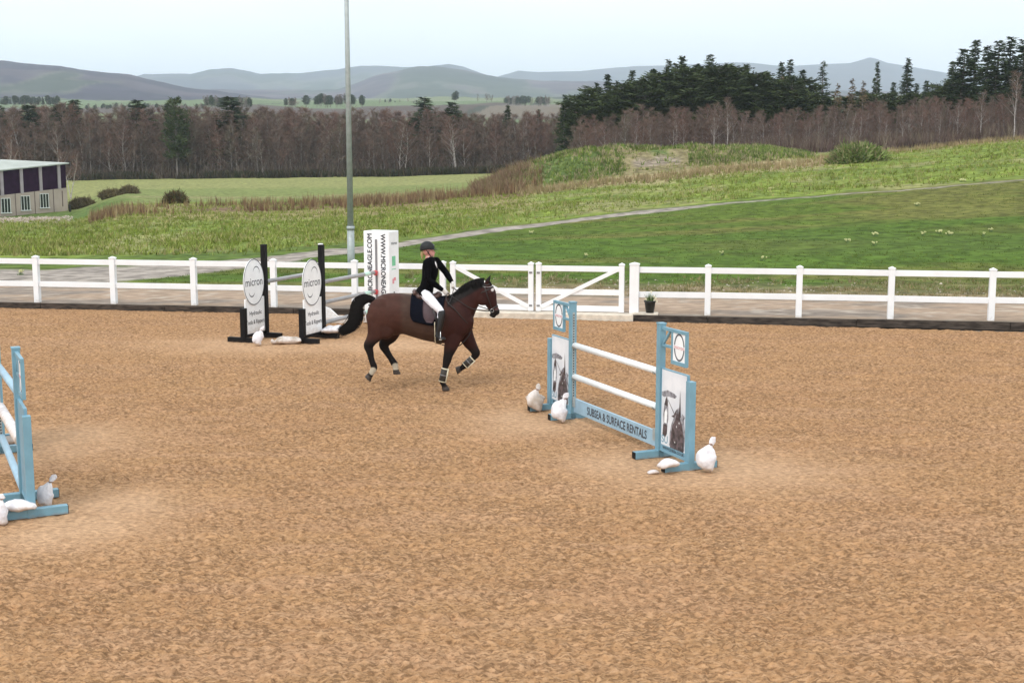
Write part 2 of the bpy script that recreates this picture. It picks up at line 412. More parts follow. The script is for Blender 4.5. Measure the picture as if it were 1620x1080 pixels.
def _smooth_interp(t):   # softened linear weight
    return t * t * (3 - 2 * t) * 0.35 + t * 0.65
def mound_h(a, D):
    Mx = np.interp(a, [745, 775, 800, 830, 865, 900, 950, 1000, 1100, 1180, 1215, 1250, 1290], [0, 8, 18, 29, 38, 42, 39, 36, 27, 18, 14, 7, 0]) / F * 130
    return Mx * sstep(112, 126, D) * (1 - sstep(142, 162, D))
def ter(x, y):
    x = np.asarray(x, float); y = np.asarray(y, float)
    Dd = np.maximum(y, 5.0)
    a = np.clip(810 + F * x / Dd / (0.99 + 0.5 / Dd), TA[0], TA[-1] - 1e-6)
    l = np.clip(np.log(Dd), LTD[0], LTD[-1] - 1e-9)
    ia = np.clip(np.searchsorted(TA, a, side='right') - 1, 0, len(TA) - 2)
    il = np.clip(np.searchsorted(LTD, l, side='right') - 1, 0, len(LTD) - 2)
    ta = _smooth_interp((a - TA[ia]) / (TA[ia + 1] - TA[ia])); tl = (l - LTD[il]) / (LTD[il + 1] - LTD[il])
    z = (TZ[ia, il] * (1 - ta) + TZ[ia + 1, il] * ta) * (1 - tl) + (TZ[ia, il + 1] * (1 - ta) + TZ[ia + 1, il + 1] * ta) * tl
    m = mound_h(a, Dd)
    z = z + m * (1 + 0.5 * (fbm(x / 2.6, y / 2.6, 3, 5) - 0.5))
    rough = sstep(60, 90, Dd) * (1 - sstep(330, 400, Dd))
    z = z + (fbm(x / 9, y / 9, 3, 1) - 0.5) * (0.25 * rough + 0.06 * sstep(44, 60, Dd)) + (fbm(x / 1.2, y / 1.2, 3, 2) - 0.5) * (0.10 * sstep(42, 52, Dd))
    z = z + (fbm(x / 160, y / 160, 3, 3) - 0.5) * 22 * sstep(500, 1300, Dd)
    s = sdist(x, y)
    w = sstep(1.0, 3.2, s)
    return z * w + (-0.08) * (1 - w)
def tz1(x, y): return float(ter(np.array([x]), np.array([y]))[0])
def TG(px, D):
    """ground point on photo column px at distance D"""
    x = (px - 810) / F * D
    for _ in range(4):
        z = tz1(x, D); x = (px - 810) / F * (D * math.cos(TH) + (HC - z) * math.sin(TH))
    return Vector((x, D, tz1(x, D)))
PATHA = [-1400, -400, 0, 200, 400, 600, 800, 1000, 1200, 1400, 1620, 2300, 3200]
PATHD = [38, 40, 42.0, 43.8, 48.5, 56.5, 67.5, 74.3, 75.8, 76, 76, 76.5, 77]
PATHW = [3, 3, 3.4, 3.0, 2.2, 2.0, 1.6, 1.1, 0.5, 0.35, 0.3, 0.3, 0.3]

def mixc(C, c, w):
    w = np.clip(w, 0, 1)[:, None]; return C * (1 - w) + np.array(c)[None] * w
def ground_color(x, y):
    Dd = y; a = 810 + F * x / Dd / (0.99 + 0.5 / Dd); s = sdist(x, y)
    n1 = fbm(x / 6, y / 6, 4, 21); n2 = fbm(x / 1.3, y / 1.3, 3, 31); n3 = fbm(x / 22, y / 14, 3, 41)
    C = np.zeros((len(x), 3)) + np.array((0.082, 0.122, 0.018))
    C = mixc(C, (0.068, 0.122, 0.017), sstep(0.45, 0.62, n3) * 0.8)
    C = mixc(C, (0.145, 0.130, 0.040), sstep(0.46, 0.66, fbm(x / 12, y / 2.5, 4, 51)) * 0.65)
    # bright darker-green sward low on the right
    C = mixc(C, (0.070, 0.112, 0.020), sstep(950, 1250, a) * sstep(49, 52, Dd + n1 * 3) * (1 - sstep(57, 63, Dd + n1 * 4)) * 0.75)
    pd = np.interp(a, PATHA, PATHD); pw = np.interp(a, PATHA, PATHW)
    d = Dd - pd
    # rough yellow-green sward beyond the path
    rgh = sstep(0.2, 1.2, d - pw)
    Cr = np.zeros((len(x), 3)) + np.array((0.185, 0.240, 0.045))
    Cr = mixc(Cr, (0.125, 0.165, 0.038), sstep(0.4, 0.65, n2) * 0.8)
    Cr = mixc(Cr, (0.10, 0.14, 0.032), sstep(.52, .66, fbm(x / 3.5, y / 2.2, 3, 71)) * .7)
    Cr = mixc(Cr, (0.27, 0.24, 0.12), sstep(0.52, 0.68, n1) * 0.6)
    C = C * (1 - rgh[:, None]) + Cr * rgh[:, None]
    C = mixc(C, (0.075, 0.12, 0.025), sstep(0, 1.5, d - pw) * (1 - sstep(5, 9, d - pw + n1 * 4)) * (1 - sstep(420, 900, a)) * 0.8)
    # dry strip below the mound and crest on the right
    C = mixc(C, (0.34, 0.27, 0.16), sstep(104, 110, Dd + n1 * 6) * (1 - sstep(117, 124, Dd + n1 * 5)) * sstep(700, 830, a) * (1 - sstep(1290, 1420, a)) * 0.85)
    C = mixc(C, (0.25, 0.19, 0.11), sstep(116, 122, Dd) * (1 - sstep(165, 180, Dd)) * sstep(1330, 1400, a) * 0.6)
    # mound
    mh = mound_h(a, Dd)
    mm = sstep(0.1, 0.5, mh)
    C = mixc(C, (0.10, 0.14, 0.045), mm)
    C = mixc(C, (0.24, 0.19, 0.11), mm * sstep(0.46, 0.58, n1) * 0.8)
    C = mixc(C, (0.17, 0.11, 0.07), mm * (1 - sstep(790, 850, a + n2 * 60)) * 0.8)
    bp_ = ((a - 1035) / 38.0) ** 2 + ((Dd - 119.3) / 2.3) ** 2 + (n2 - .5) * 2.2 + (n1 - .5) * 1.5
    C = mixc(C, (0.26, 0.215, 0.17), mm * (1 - sstep(.7, 1.3, bp_)) * .9)
    # marshy reed band on the left
    C = mixc(C, (0.25, 0.20, 0.10), sstep(92, 98, Dd + n1 * 10) * (1 - sstep(125, 134, Dd + n1 * 10)) * sstep(90, 180, a) * (1 - sstep(800, 860, a)) * 0.85)
    C = mixc(C, (0.15, 0.09, 0.06), sstep(104, 110, Dd + n1 * 6) * (1 - sstep(120, 128, Dd + n1 * 8)) * sstep(260, 330, a) * (1 - sstep(820, 850, a)) * 0.8)
    # smooth far field
    ff = sstep(134, 142, Dd + n1 * 6) * (1 - sstep(292, 300, Dd)) * (1 - sstep(860, 1000, a))
    C = mixc(C, (0.175, 0.205, 0.07), ff)
    C = mixc(C, (0.25, 0.25, 0.10), ff * sstep(200, 215, Dd + n1 * 25) * 0.7)
    C = mixc(C, (0.25, 0.22, 0.11), ff * sstep(150, 156, Dd + a / 60) * (1 - sstep(158, 164, Dd + a / 60)) * 0.6)
    C = mixc(C, (0.075, 0.135, 0.03), sstep(118, 124, Dd) * (1 - sstep(158, 164, Dd)) * (1 - sstep(190, 240, a + n1 * 40)) * 0.8)
    # wood floor
    C = mixc(C, (0.06, 0.045, 0.035), np.maximum(sstep(290, 296, Dd), sstep(168, 180, Dd) * sstep(880, 980, a)) * (1 - sstep(500, 600, Dd)))
    # spoil heap by the building
    C = mixc(C, (0.30, 0.235, 0.18), sstep(113, 119, Dd + n1 * 6) * (1 - sstep(148, 156, Dd + n1 * 4)) * (1 - sstep(95, 135, a + n1 * 30)))
    # distant farmland
    fx = np.floor(x / 420 + 0.25 * np.sin(y / 500)); fy = np.floor(y / 430 + 0.2 * np.sin(x / 700))
    hsh = _h(fx.astype(np.int64), fy.astype(np.int64), 77)
    cols = np.array([(0.12, 0.16, 0.07), (0.15, 0.17, 0.08), (0.085, 0.06, 0.05), (0.13, 0.16, 0.08), (0.15, 0.12, 0.09), (0.05, 0.055, 0.04)])
    Cf = cols[(hsh * 5.999).astype(int)]
    edge = (np.abs((x / 420 + 0.25 * np.sin(y / 500)) % 1 - 0.5) > 0.485)
    Cf = mixc(Cf, (0.04, 0.045, 0.03), edge * 0.9)
    wf = sstep(520, 620, Dd)[:, None]
    C = C * (1 - wf) + Cf * wf
    # tan bank and stony verge just behind the fence on the right
    C = mixc(C, (0.24, 0.185, 0.11), sstep(4.2, 5.0, s) * (1 - sstep(8.5, 11.5, s + n1 * 5)) * sstep(640, 860, a))
    C = mixc(C, (0.10, 0.105, 0.04), sstep(6.0, 7.5, s) * (1 - sstep(9, 11, s)) * sstep(640, 860, a) * sstep(0.45, 0.6, n2) * 0.8)
    C = mixc(C, (0.17, 0.135, 0.065), sstep(9, 10, s) * (1 - sstep(11, 17, s + n1 * 6)) * sstep(1250, 1500, a) * 0.7)
    # gravel path
    pth = (1 - sstep(0.75, 1.1, np.abs(d) / pw + (n2 - 0.5) * 0.5)) * (1 - 0.35 * sstep(1000, 1250, a))
    C = mixc(C, (0.29, 0.255, 0.225), pth)
    C = mixc(C, (0.26, 0.22, 0.19), (1 - sstep(5.0, 5.6, s + n2)) )
    return C * (1 + (n2 - 0.5)[:, None] * 0.25)

def grid_faces(nx, ny):
    i = np.arange(nx * ny).reshape(nx, ny)
    return np.stack([i[:-1, :-1].ravel(), i[1:, :-1].ravel(), i[1:, 1:].ravel(), i[:-1, 1:].ravel()], 1)
# ground sheet: fan that is fine where the photograph looks and reaches beyond the hills
au = np.concatenate([np.linspace(-9000, -1500, 40), np.linspace(-1400, -140, 60)[:-1], np.linspace(-140, 1760, 640), np.linspace(1760, 3200, 60)[1:], np.linspace(3400, 10600, 40)])
Ds = np.concatenate([np.linspace(-300, 6, 12), np.exp(np.linspace(math.log(7), math.log(30), 20)), np.exp(np.linspace(math.log(30.5), math.log(330), 420)), np.exp(np.linspace(math.log(335), math.log(4900), 170)), [8000, 15000]])
AA, DD = np.meshgrid(au, Ds, indexing='ij')
XX = (AA - 810) / F * np.maximum(DD, 25 + 0 * DD); YY = DD
x = XX.ravel(); y = YY.ravel()
zz = ter(x, np.maximum(y, 6)); zz[y < 7] = -0.08
zz[y > 4950] = 60
me = np_mesh('ground', np.stack([x, y, zz], 1), grid_faces(len(au), len(Ds)), smooth=True)
C = ground_color(x, np.maximum(y, 20)); C[y < 20] = SANDC
set_col(me, C)
tag(link('ground', me, M['ground']), kind='structure')

# gravel track outside the fence
def strip_sheet(name, s0, s1, l0, l1, z, nl, ns, colr, m, wob=0.0, zamp=0.0):
    L = np.linspace(l0, l1, nl); S = np.linspace(0, 1, ns)
    LL, SS = np.meshgrid(L, S, indexing='ij')
    W = s1 + wob * (fbm(LL / 2.5, LL * 0, 3, 8) - 0.5) * 2
    sd = s0 + (W - s0) * SS
    X = K0.x + KD.x * LL + KN.x * sd; Y = K0.y + KD.y * LL + KN.y * sd
    Z = z + zamp * (fbm(X / 0.5, Y / 0.5, 3, 6) - 0.5) + zamp * 2 * (fbm(X / 3, Y / 3, 2, 16) - 0.5)
    me = np_mesh(name, np.stack([X.ravel(), Y.ravel(), Z.ravel()], 1), grid_faces(nl, ns), smooth=True)
    n = fbm(X.ravel() / 2.2, Y.ravel() / 1.2, 4, 9); n2 = fbm(X.ravel() / 0.4, Y.ravel() / 0.4, 2, 19)
    C = np.zeros((nl * ns, 3)) + np.array(colr)
    C = mixc(C, (0.20, 0.175, 0.155), sstep(0.45, 0.65, n) * 0.7)
    C = mixc(C, (0.42, 0.36, 0.30), sstep(0.62, 0.75, n2) * 0.6)
    e = SS.ravel()
    C = mixc(C, (0.12, 0.105, 0.08), (1 - sstep(0.02, 0.12, e + (n - 0.5) * 0.1)) * 0.6)
    C = mixc(C, (0.17, 0.145, 0.11), sstep(0.85, 0.97, e + (n2 - 0.5) * 0.2) * 0.8)
    set_col(me, C)
    return link(name, me, m)
tag(strip_sheet('gravel_track', 0.10, 4.75, -70, 95, 0.125, 1100, 40, (0.33, 0.245, 0.18), M['gravel'], 0.35, 0.02), kind='structure')

# arena sand: displaced fan sheet ending at the kerb
aus = np.concatenate([np.linspace(-900, -100, 90)[:-1], np.linspace(-100, 1720, 1150), np.linspace(1720, 2500, 90)[1:]])
Dr = np.exp(np.linspace(math.log(8.5), math.log(40), 900))
AA, DD = np.meshgrid(aus, Dr, indexing='ij')
X = (AA - 810) / F * DD; Y = DD.copy()
# squeeze rows so the last one runs along the kerb
yk = K0.y + (X - K0.x) * KD.y / KD.x + 0.02
t = (np.log(DD) - math.log(8.5)) / (math.log(40) - math.log(8.5))
Y = np.exp(math.log(8.5) + t * (np.log(yk) - math.log(8.5)))
X = (AA - 810) / F * Y
x = X.ravel(); y = Y.ravel()
SMOOTH = [(G(1130, 742), 1.5, 0.7), (G(1010, 735), 1.0, 0.6), (G(850, 665), 1.1, 0.7), (G(110, 830), 1.0, 0.6), (G(60, 700), 1.3, 0.8), (G(430, 545), 2.6, 0.8), (G(180, 800), .8, .5), (G(600, 545), 2.2, .7)]
flat = np.zeros_like(x)
for c, rx, ry in SMOOTH:
    dd = ((x - c.x) / rx) ** 2 + ((y - c.y) / (ry * 1.6)) ** 2
    flat = np.maximum(flat, np.exp(-dd * 0.9))
flat = np.clip(flat * (0.7 + 0.8 * fbm(x / 0.5, y / 0.5, 3, 62)), 0, 1)
h1 = fbm(x / 0.085, y / 0.075, 3, 60); h2 = fbm(x / 0.40, y / 0.22, 3, 70); h3 = fbm(x / 0.045, y / 0.05, 2, 90)
streak = fbm(x / 1.6 + y * 0.1, y / 0.32, 3, 80)
calm = 1 - 0.75 * flat
zz = ((h1 - 0.5) * 0.075 + (h2 - 0.5) * 0.060 + (h3 - 0.5) * 0.030) * calm
edge = sstep(0.0, 1.2, -sdist(x, y))
zz = zz * (0.35 + 0.65 * edge) + 0.0
me = np_mesh('arena_sand', np.stack([x, y, zz], 1), grid_faces(len(aus), len(Dr)), smooth=True)
C = np.zeros((len(x), 3)) + np.array(SANDC)
C = mixc(C, (0.43, 0.26, 0.155), sstep(0.48, 0.68, streak) * 0.5)
C = mixc(C, (0.36, 0.20, 0.105), sstep(0.5, 0.7, fbm(x / 2.4, y / 0.9, 3, 83)) * 0.3)
C = mixc(C, (0.36, 0.215, 0.105), sstep(0.5, 0.7, fbm(x / 0.7, y / 0.5, 3, 84)) * 0.25)
C = mixc(C, (0.24, 0.135, 0.07), sstep(0.56, 0.75, fbm(x / 0.075, y / 0.06, 2, 101)) * 0.35 * calm)   # dark specks: shading of hoof-mark relief painted into the colour
C = mixc(C, (0.52, 0.335, 0.205), flat * 0.85)
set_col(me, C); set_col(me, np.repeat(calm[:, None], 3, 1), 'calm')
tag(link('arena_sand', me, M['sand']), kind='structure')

# timber kerb boards along the arena edge
mb = MB(); L = -60.0
Z3 = Vector((0, 0, 1))
gate0 = (G(708, 505) - K0).dot(KD); gate1 = (G(1000, 508) - K0).dot(KD)
i = 0
while L < 85:
    ln = 3.6; a = L; b = min(L + ln - 0.012, 85)
    segs = [(a, b)]
    if b > gate0 and a < gate1:
        segs = [(a, min(b, gate0))] if a < gate0 else []
        if b > gate1: segs.append((max(a, gate1), b))
    for (p, q) in segs:
        if q - p < 0.05: continue
        w = random.uniform(-0.006, 0.006); hh = 0.15 + random.uniform(-0.008, 0.008)
        A = K0 + KD * p + KN * (0.045 + w); B = K0 + KD * q + KN * (0.045 + w)
        A.z = B.z = hh / 2 - 0.02
        mb.beam(A, B, 0.07, hh + 0.04)
    L += ln
tag(mb.build('kerb', M['kerb'], bevel=0.006), kind='structure')

# ------------------------------------------------------------------ white rail fence and gate
FO = 0.42                                   # fence line lies this far outside the kerb
def along(px, off=FO, z=0.125):
    """distance along the kerb line where photo column px crosses the line off metres outside it"""
    lo, hi = -80.0, 110.0
    for _ in range(50):
        mid = (lo + hi) / 2; q = K0 + KD * mid + KN * off
        pxm = 810 + F * q.x / (q.y * math.cos(TH) + (HC - z) * math.sin(TH))
        if pxm < px: lo = mid
        else: hi = mid
    return (lo + hi) / 2
def KP(l, off=FO, z=0.0): q = K0 + KD * l + KN * off; q.z = z; return q
YAW = math.atan2(KD.y, KD.x)
def post(mb, l, w=0.14, top=1.40, off=FO, base=0.05, cap=True):
    q = KP(l, off); Mx = Matrix.Translation(q) @ Matrix.Rotation(YAW, 4, 'Z')
    h = w / 2
    mb.box(-h, h, -h, h, base, top - 0.04, Mx)
    if cap:
        mb.box(-h - .012, h + .012, -h - .012, h + .012, top - 0.04, top - 0.012, Mx)
        c = [Mx @ Vector(p) for p in [(-h - .006, -h - .006, top - .012), (h + .006, -h - .006, top - .012), (h + .006, h + .006, top - .012), (-h - .006, h + .006, top - .012), (0, 0, top + .028)]]
        mb.add(c, [(0, 1, 4), (1, 2, 4), (2, 3, 4), (3, 0, 4), (3, 2, 1, 0)])
def local_part(mb, name, m, root, bevel=0.004):
    o = mb.build(name, m, None, bevel=bevel)
    o.parent = root; o.matrix_parent_inverse = root.matrix_world.inverted() if False else Matrix.Translation(-root.location)
    return o
def fence(pxs, label, extra_l, extra_r, ends):
    ls = [along(p) for p in pxs]
    for k in range(extra_l): ls.insert(0, ls[0] - 2.25)
    for k in range(extra_r): ls.append(ls[-1] + 2.35)
    root = empty('rail_fence', KP(ls[len(ls) // 2]), 0, label, 'fence')
    for k, l in enumerate(ls):
        mb = MB(); w = 0.145
        if ends == 'first' and k == 0: w = 0.235
        post(mb, l, w, 1.42 if w > .2 else 1.40)
        local_part(mb, 'post', M['white'], root)
    for k in range(len(ls) - 1):
        for zc, nm in ((1.26, 'rail'), (0.63, 'rail')):
            mb = MB(); A = KP(ls[k] + .0705, FO, zc); B = KP(ls[k + 1] - .0705, FO, zc)
            if ends == 'first' and k == 0: A = KP(ls[k] + .1185, FO, zc)
            A.z += random.uniform(-.006, .006); B.z += random.uniform(-.006, .006)
            mb.beam(A, B, 0.045, 0.145)
            local_part(mb, nm, M['whiterail'], root)
    return root
fence([60, 181, 308, 434, 562, 701], 'white two-rail fence left of the gate, behind the black show jump', 4, 0, '')
fence([1003, 1119, 1263, 1408, 1567], 'white two-rail fence right of the gate, starting at the thick gatepost', 0, 6, 'first')

def gate_leaf(pa, pb, diag, label, latch_side):
    la, lb = along(pa), along(pb)
    root = empty('field_gate', KP(la, FO, 0.0), 0, label, 'gate', None)
    mb = MB(); post(mb, la, 0.13, 1.40, base=0.16); local_part(mb, 'stile', M['whiterail'], root)
    mb = MB(); post(mb, lb, 0.13, 1.40, base=0.16); local_part(mb, 'stile', M['whiterail'], root)
    for zc in (1.26, 0.66, 0.24):
        mb = MB(); mb.beam(KP(la + .0655, FO, zc), KP(lb - .0655, FO, zc), 0.05, 0.14); local_part(mb, 'rail', M['whiterail'], root)
    mb = MB()
    A, B = (KP(la + .07, FO - .042, 1.27), KP(lb - .07, FO - .042, 0.27)) if diag > 0 else (KP(la + .07, FO - .042, 0.27), KP(lb - .07, FO - .042, 1.27))
    mb.beam(A, B, 0.032, 0.10); local_part(mb, 'brace', M['whiterail'], root)
    mb = MB()
    lx = lb if latch_side else la
    mb.beam(KP(lx, FO - .0745, .82), KP(lx, FO - .0745, .90), 0.035, 0.018); local_part(mb, 'latch', M['strip'], root, 0)
    for zc in (0.30, 1.15): mb = MB(); mb.beam(KP(lx - .04, FO - .072, zc), KP(lx + .04, FO - .072, zc), 0.015, 0.05); local_part(mb, 'hinge', M['strip'], root, 0)
    return root
gate_leaf(717, 840, 1, 'left leaf of the white double gate, its brace sloping down behind the horse head', True)
gate_leaf(852, 983, -1, 'right leaf of the white double gate, its brace rising towards the thick gatepost', False)
# concrete sill under the gate and the white slab with the pot
mb = MB(); A = K0 + KD * (gate0 - 0.4) + KN * 0.22; B = K0 + KD * (gate1 + 0.02) + KN * 0.22; A.z = B.z = 0.045
mb.beam(A, B, 0.52, 0.19)
tag(mb.build('gate_sill', M['concrete'], bevel=0.01), kind='structure')
q = KP(along(1022, .25), .28); mb = MB(); Mx = Matrix.Rotation(YAW, 4, 'Z')
mb.box(-.33, .30, -.19, .19, 0.0, 0.055, Mx)
o = mb.build('paving_slab', M['concrete'], bevel=0.008); o.location = (q.x, q.y, 0.126)
tag(o, 'pale concrete slab at the foot of the thick gatepost, under the black plant pot', 'slab')
q = KP(along(1028, .25), .27)
root = empty('potted_plant', (q.x, q.y, 0.182), 0, 'black plastic pot of small pale flowers on the slab by the thick gatepost', 'potted plant')
mb = MB(); mb.tube([(0, 0, 0), (0, 0, .27), (0, 0, .275), (0, 0, .31)], [.10, .14, .155, .158], 20, ref=(1, 0, 0)); mb.build('pot', M['potblack'], root, True)
mb = MB(); mb2 = MB()
for k in range(70):
    a = random.uniform(0, 6.28); r = random.uniform(0, .12); ln = random.uniform(.08, .22); le = random.uniform(.1, .7)
    p0 = Vector((math.cos(a) * r, math.sin(a) * r, .30)); p1 = p0 + Vector((math.cos(a) * ln * le, math.sin(a) * ln * le, ln))
    sd = Vector((-math.sin(a), math.cos(a), 0)) * .014
    mb.add([p0 - sd, p0 + sd, p1], [(0, 1, 2)])
for (dx, dz) in ((-.11, .36), (-.08, .34), (.1, .33), (.13, .38), (.08, .42), (.02, .54), (.16, .30)):
    for j in range(5):
        a = j * 1.256; c = Vector((dx, -.07, dz)); mb2.ball(c + Vector((math.cos(a) * .016, 0, math.sin(a) * .016)), (.014, .008, .014), 6)
mb2.tube([(.02, -.03, .3), (.02, -.06, .53)], [.004, .003], 5)
mb.build('leaves', M['leaf'], root); mb2.build('flowers', M['petalw'], root)

# ------------------------------------------------------------------ show jumps
def frame_at(p, q):
    """root Empty placement: origin at p, local +x towards q"""
    d = (q - p); return math.atan2(d.y, d.x)
def flat_text(mb, s, size, side, cx, cz, y, w=None, weight=0.0, rot=0.0, mi=0, th=0.0015):
    """writing standing on the local XZ plane; side=-1 faces -y, +1 faces +y"""
    V, Fs = text_mesh(s, size, w, 0.0)
    c, sn = math.cos(rot), math.sin(rot)
    offs = [(0, 0)] if not weight else [(-weight, 0), (weight, 0), (0, weight), (0, -weight)]     # heavier strokes
    for k, (ox, oz) in enumerate(offs):
        vs = []
        for v in V:
            a = v[0] * c - v[1] * sn + ox; b = v[0] * sn + v[1] * c + oz
            vs.append((cx + (a if side < 0 else -a), y + side * k * .0002, cz + b))
        mb.add(vs, [tuple(f) if side < 0 else tuple(reversed(f)) for f in Fs], mi)
def ring(mb, cx, cz, y, rx, rz, t, n=40, side=-1):
    vs = []; fs = []
    for k in range(n):
        a = 2 * math.pi * k / n
        vs.append((cx + rx * math.cos(a), y, cz + rz * math.sin(a))); vs.append((cx + (rx - t) * math.cos(a), y, cz + (rz - t) * math.sin(a)))
    for k in range(n):
        j = (k + 1) % n; f = (2 * k, 2 * j, 2 * j + 1, 2 * k + 1); fs.append(f)
    mb.add(vs, fs)
def poly(mb, pts, y, x0, x1, z0, z1, flip, mi=0):
    """printed flat shape: pts in 0..1 of the panel; u runs left to right for the viewer"""
    vs = [((x0 + u * (x1 - x0)) if not flip else (x1 - u * (x1 - x0)), y, z0 + v * (z1 - z0)) for u, v in pts]
    mb.add(vs, [tuple(range(len(pts)))], mi)

WL = 0.80      # wing width between the two posts
def blue_wing(P0, P1, side, label, group, show_print=True):
    """P0 foot of tall post, P1 direction of the outer short post; side = local y the printed face looks to"""
    root = empty('jump_wing', (P0.x, P0.y, 0), frame_at(P0, P1), label, 'show jump wing', group)
    bl = M['blue']; y = side
    mb = MB(); mb.box(-.05, .05, -.045, .045, .0, 1.82); mb.box(-.056, .056, -.051, .051, 1.82, 1.845)
    tp = mb.build('tall_post', bl, root, bevel=.004)
    # cup strip with holes on the face towards the poles
    mb = MB(); mb.box(-.0545, -.0505, -.014, .026, .20, 1.68); mb.build('cup_strip', M['galv'], tp)
    mb = MB()
    for k in range(34): mb.box(-.0565, -.0535, -.002, .014, .24 + k * .042, .262 + k * .042)
    mb.build('cup_holes', M['hole'], tp)
    mb = MB(); mb.box(WL - .055, WL + .055, -.045, .045, .0, 1.17); mb.build('short_post', bl, root, bevel=.004)
    for xx in (0, WL):
        sh = 0.0
        mb = MB(); mb.box(xx - .05, xx + .05, -.39, .39, .004, .10)
        ft = mb.build('foot', bl, root, bevel=.004)
        for sy in (-1, 1):
            mb = MB(); mb.box(xx - .047, xx + .047, sy * .3925 - .004, sy * .3925 + .004, .008, .097); mb.build('end_cap', M['black'], ft)
    # panel board and frame rails
    mb = MB(); mb.box(.052, WL - .057, -.018, .018, .14, 1.24); mb.box(.052, WL - .057, -.024, .024, .10, .139)
    pn = mb.build('panel', M['bluepanel'], root, bevel=.002)
    # small square sign bracketed out from the top
    mb = MB(); z1 = 1.80; z0 = 1.33
    xs0, xs1 = .30, .69
    mb.box(.052, xs1, -.02, .02, z1 - .045, z1 - .001)
    mb.box(.052, xs0, -.016, .016, z1 - .27, z1 - .235)
    mb.beam((.06, 0, z1 - .235), (.24, 0, z1 - .05), .03, .03, up=(0, 1, 0))
    mb.box(xs0, xs0 + .03, -.021, .021, z0, z1 - .046); mb.box(xs1 - .03, xs1, -.021, .021, z0, z1 - .046)
    mb.box(xs0 + .031, xs1 - .031, -.0195, .0195, z0, z0 + .05)
    sg = mb.build('sign_bracket', bl, root, bevel=.002)
    mb = MB(); mb.box(xs0 + .031, xs1 - .031, -.008, .008, z0 + .051, z1 - .046); sb = mb.build('sign', M['sign'], sg)
    for sd in (-1, 1):
        mb = MB(); cx = (xs0 + xs1) / 2; cz = (z0 + z1) / 2 + .005
        ring(mb, cx, cz, sd * .0095, .135, .185, .026); 
        mb.build('logo_ring', M['ring'], sb)
        mb = MB(); mb.box(cx - .155, cx + .155, min(sd * .0095, sd * .0105), max(sd * .0095, sd * .0105), cz - .022, cz + .022); mb.build('logo_band', M['sign'], sb)
        mb = MB(); flat_text(mb, 'micron', .07, sd, cx, cz, sd * .0118, w=.26, weight=.001); mb.build('logo_lettering', M['pink_ink'], sb)
    if show_print:
        # printed advertisement: pale sky, drilling rig and a vessel seen from above
        x0, x1, za, zb = .075, WL - .075, .20, 1.225; fl = y > 0
        mb = MB(); poly(mb, [(0, 0), (1, 0), (1, 1), (0, 1)], y * .0195, x0, x1, za, zb, fl); pr = mb.build('print', M['print'], pn)
        g = MB(); d = MB()
        poly(g, [(.0, .70), (.25, .745), (.52, .725), (.62, .70), (.55, .665), (.30, .665), (.10, .64), (.0, .655)], y * .021, x0, x1, za, zb, fl)
        poly(g, [(.34, .02), (.95, .02), (.97, .30), (.90, .42), (.97, .46), (.84, .50), (.78, .42), (.70, .56), (.60, .52), (.52, .42), (.44, .34), (.36, .2)], y * .021, x0, x1, za, zb, fl)
        poly(g, [(.10, .28), (.25, .28), (.29, .36), (.28, .53), (.22, .58), (.12, .54), (.08, .40)], y * .021, x0, x1, za, zb, fl)
        poly(d, [(.38, .0), (.93, .0), (.92, .20), (.86, .34), (.78, .40), (.72, .48), (.63, .48), (.55, .36), (.46, .30), (.40, .16)], y * .0225, x0, x1, za, zb, fl)
        poly(d, [(.06, .14), (.17, .11), (.24, .16), (.26, .28), (.09, .28)], y * .0225, x0, x1, za, zb, fl)
        poly(d, [(.12, .54), (.27, .53), (.26, .60), (.22, .66), (.17, .62)], y * .0225, x0, x1, za, zb, fl)
        poly(d, [(.70, .44), (.80, .44), (.775, .60), (.755, .80), (.735, .60)], y * .0225, x0, x1, za, zb, fl)
        poly(d, [(.26, .62), (.275, .62), (.56, .46), (.54, .45)], y * .0225, x0, x1, za, zb, fl)
        poly(d, [(.42, .42), (.52, .45), (.60, .52), (.62, .47), (.52, .41)], y * .0225, x0, x1, za, zb, fl)
        poly(d, [(.88, .40), (.93, .50), (.90, .36)], y * .0225, x0, x1, za, zb, fl)
        g.build('print_shapes', M['printgrey'], pr); d.build('print_shapes', M['printdark'], pr)
        w = MB(); poly(w, [(.13, .30), (.23, .30), (.25, .44), (.20, .50), (.14, .44)], y * .0228, x0, x1, za, zb, fl)
        poly(w, [(.56, .09), (.59, .08), (.585, .11)], y * .0235, x0, x1, za, zb, fl); poly(w, [(.62, .30), (.645, .29), (.64, .33)], y * .0235, x0, x1, za, zb, fl); poly(w, [(.72, .36), (.75, .35), (.74, .385)], y * .0235, x0, x1, za, zb, fl)
        w.build('print_shapes', M['sign'], pr)
        t = MB(); flat_text(t, 'SU', .15, y, (x0 + .10) if not fl else (x1 - .10), za + .085, y * .0215, weight=.002)
        t.build('lettering', M['bluepanel'], pr)
        t = MB(); flat_text(t, 'WWW.SUBSEA.CO.UK', .055, y, (x0 + x1) / 2, .165, y * .0205, w=.56, weight=.001); t.build('lettering', M['ink'], pn)
    return root
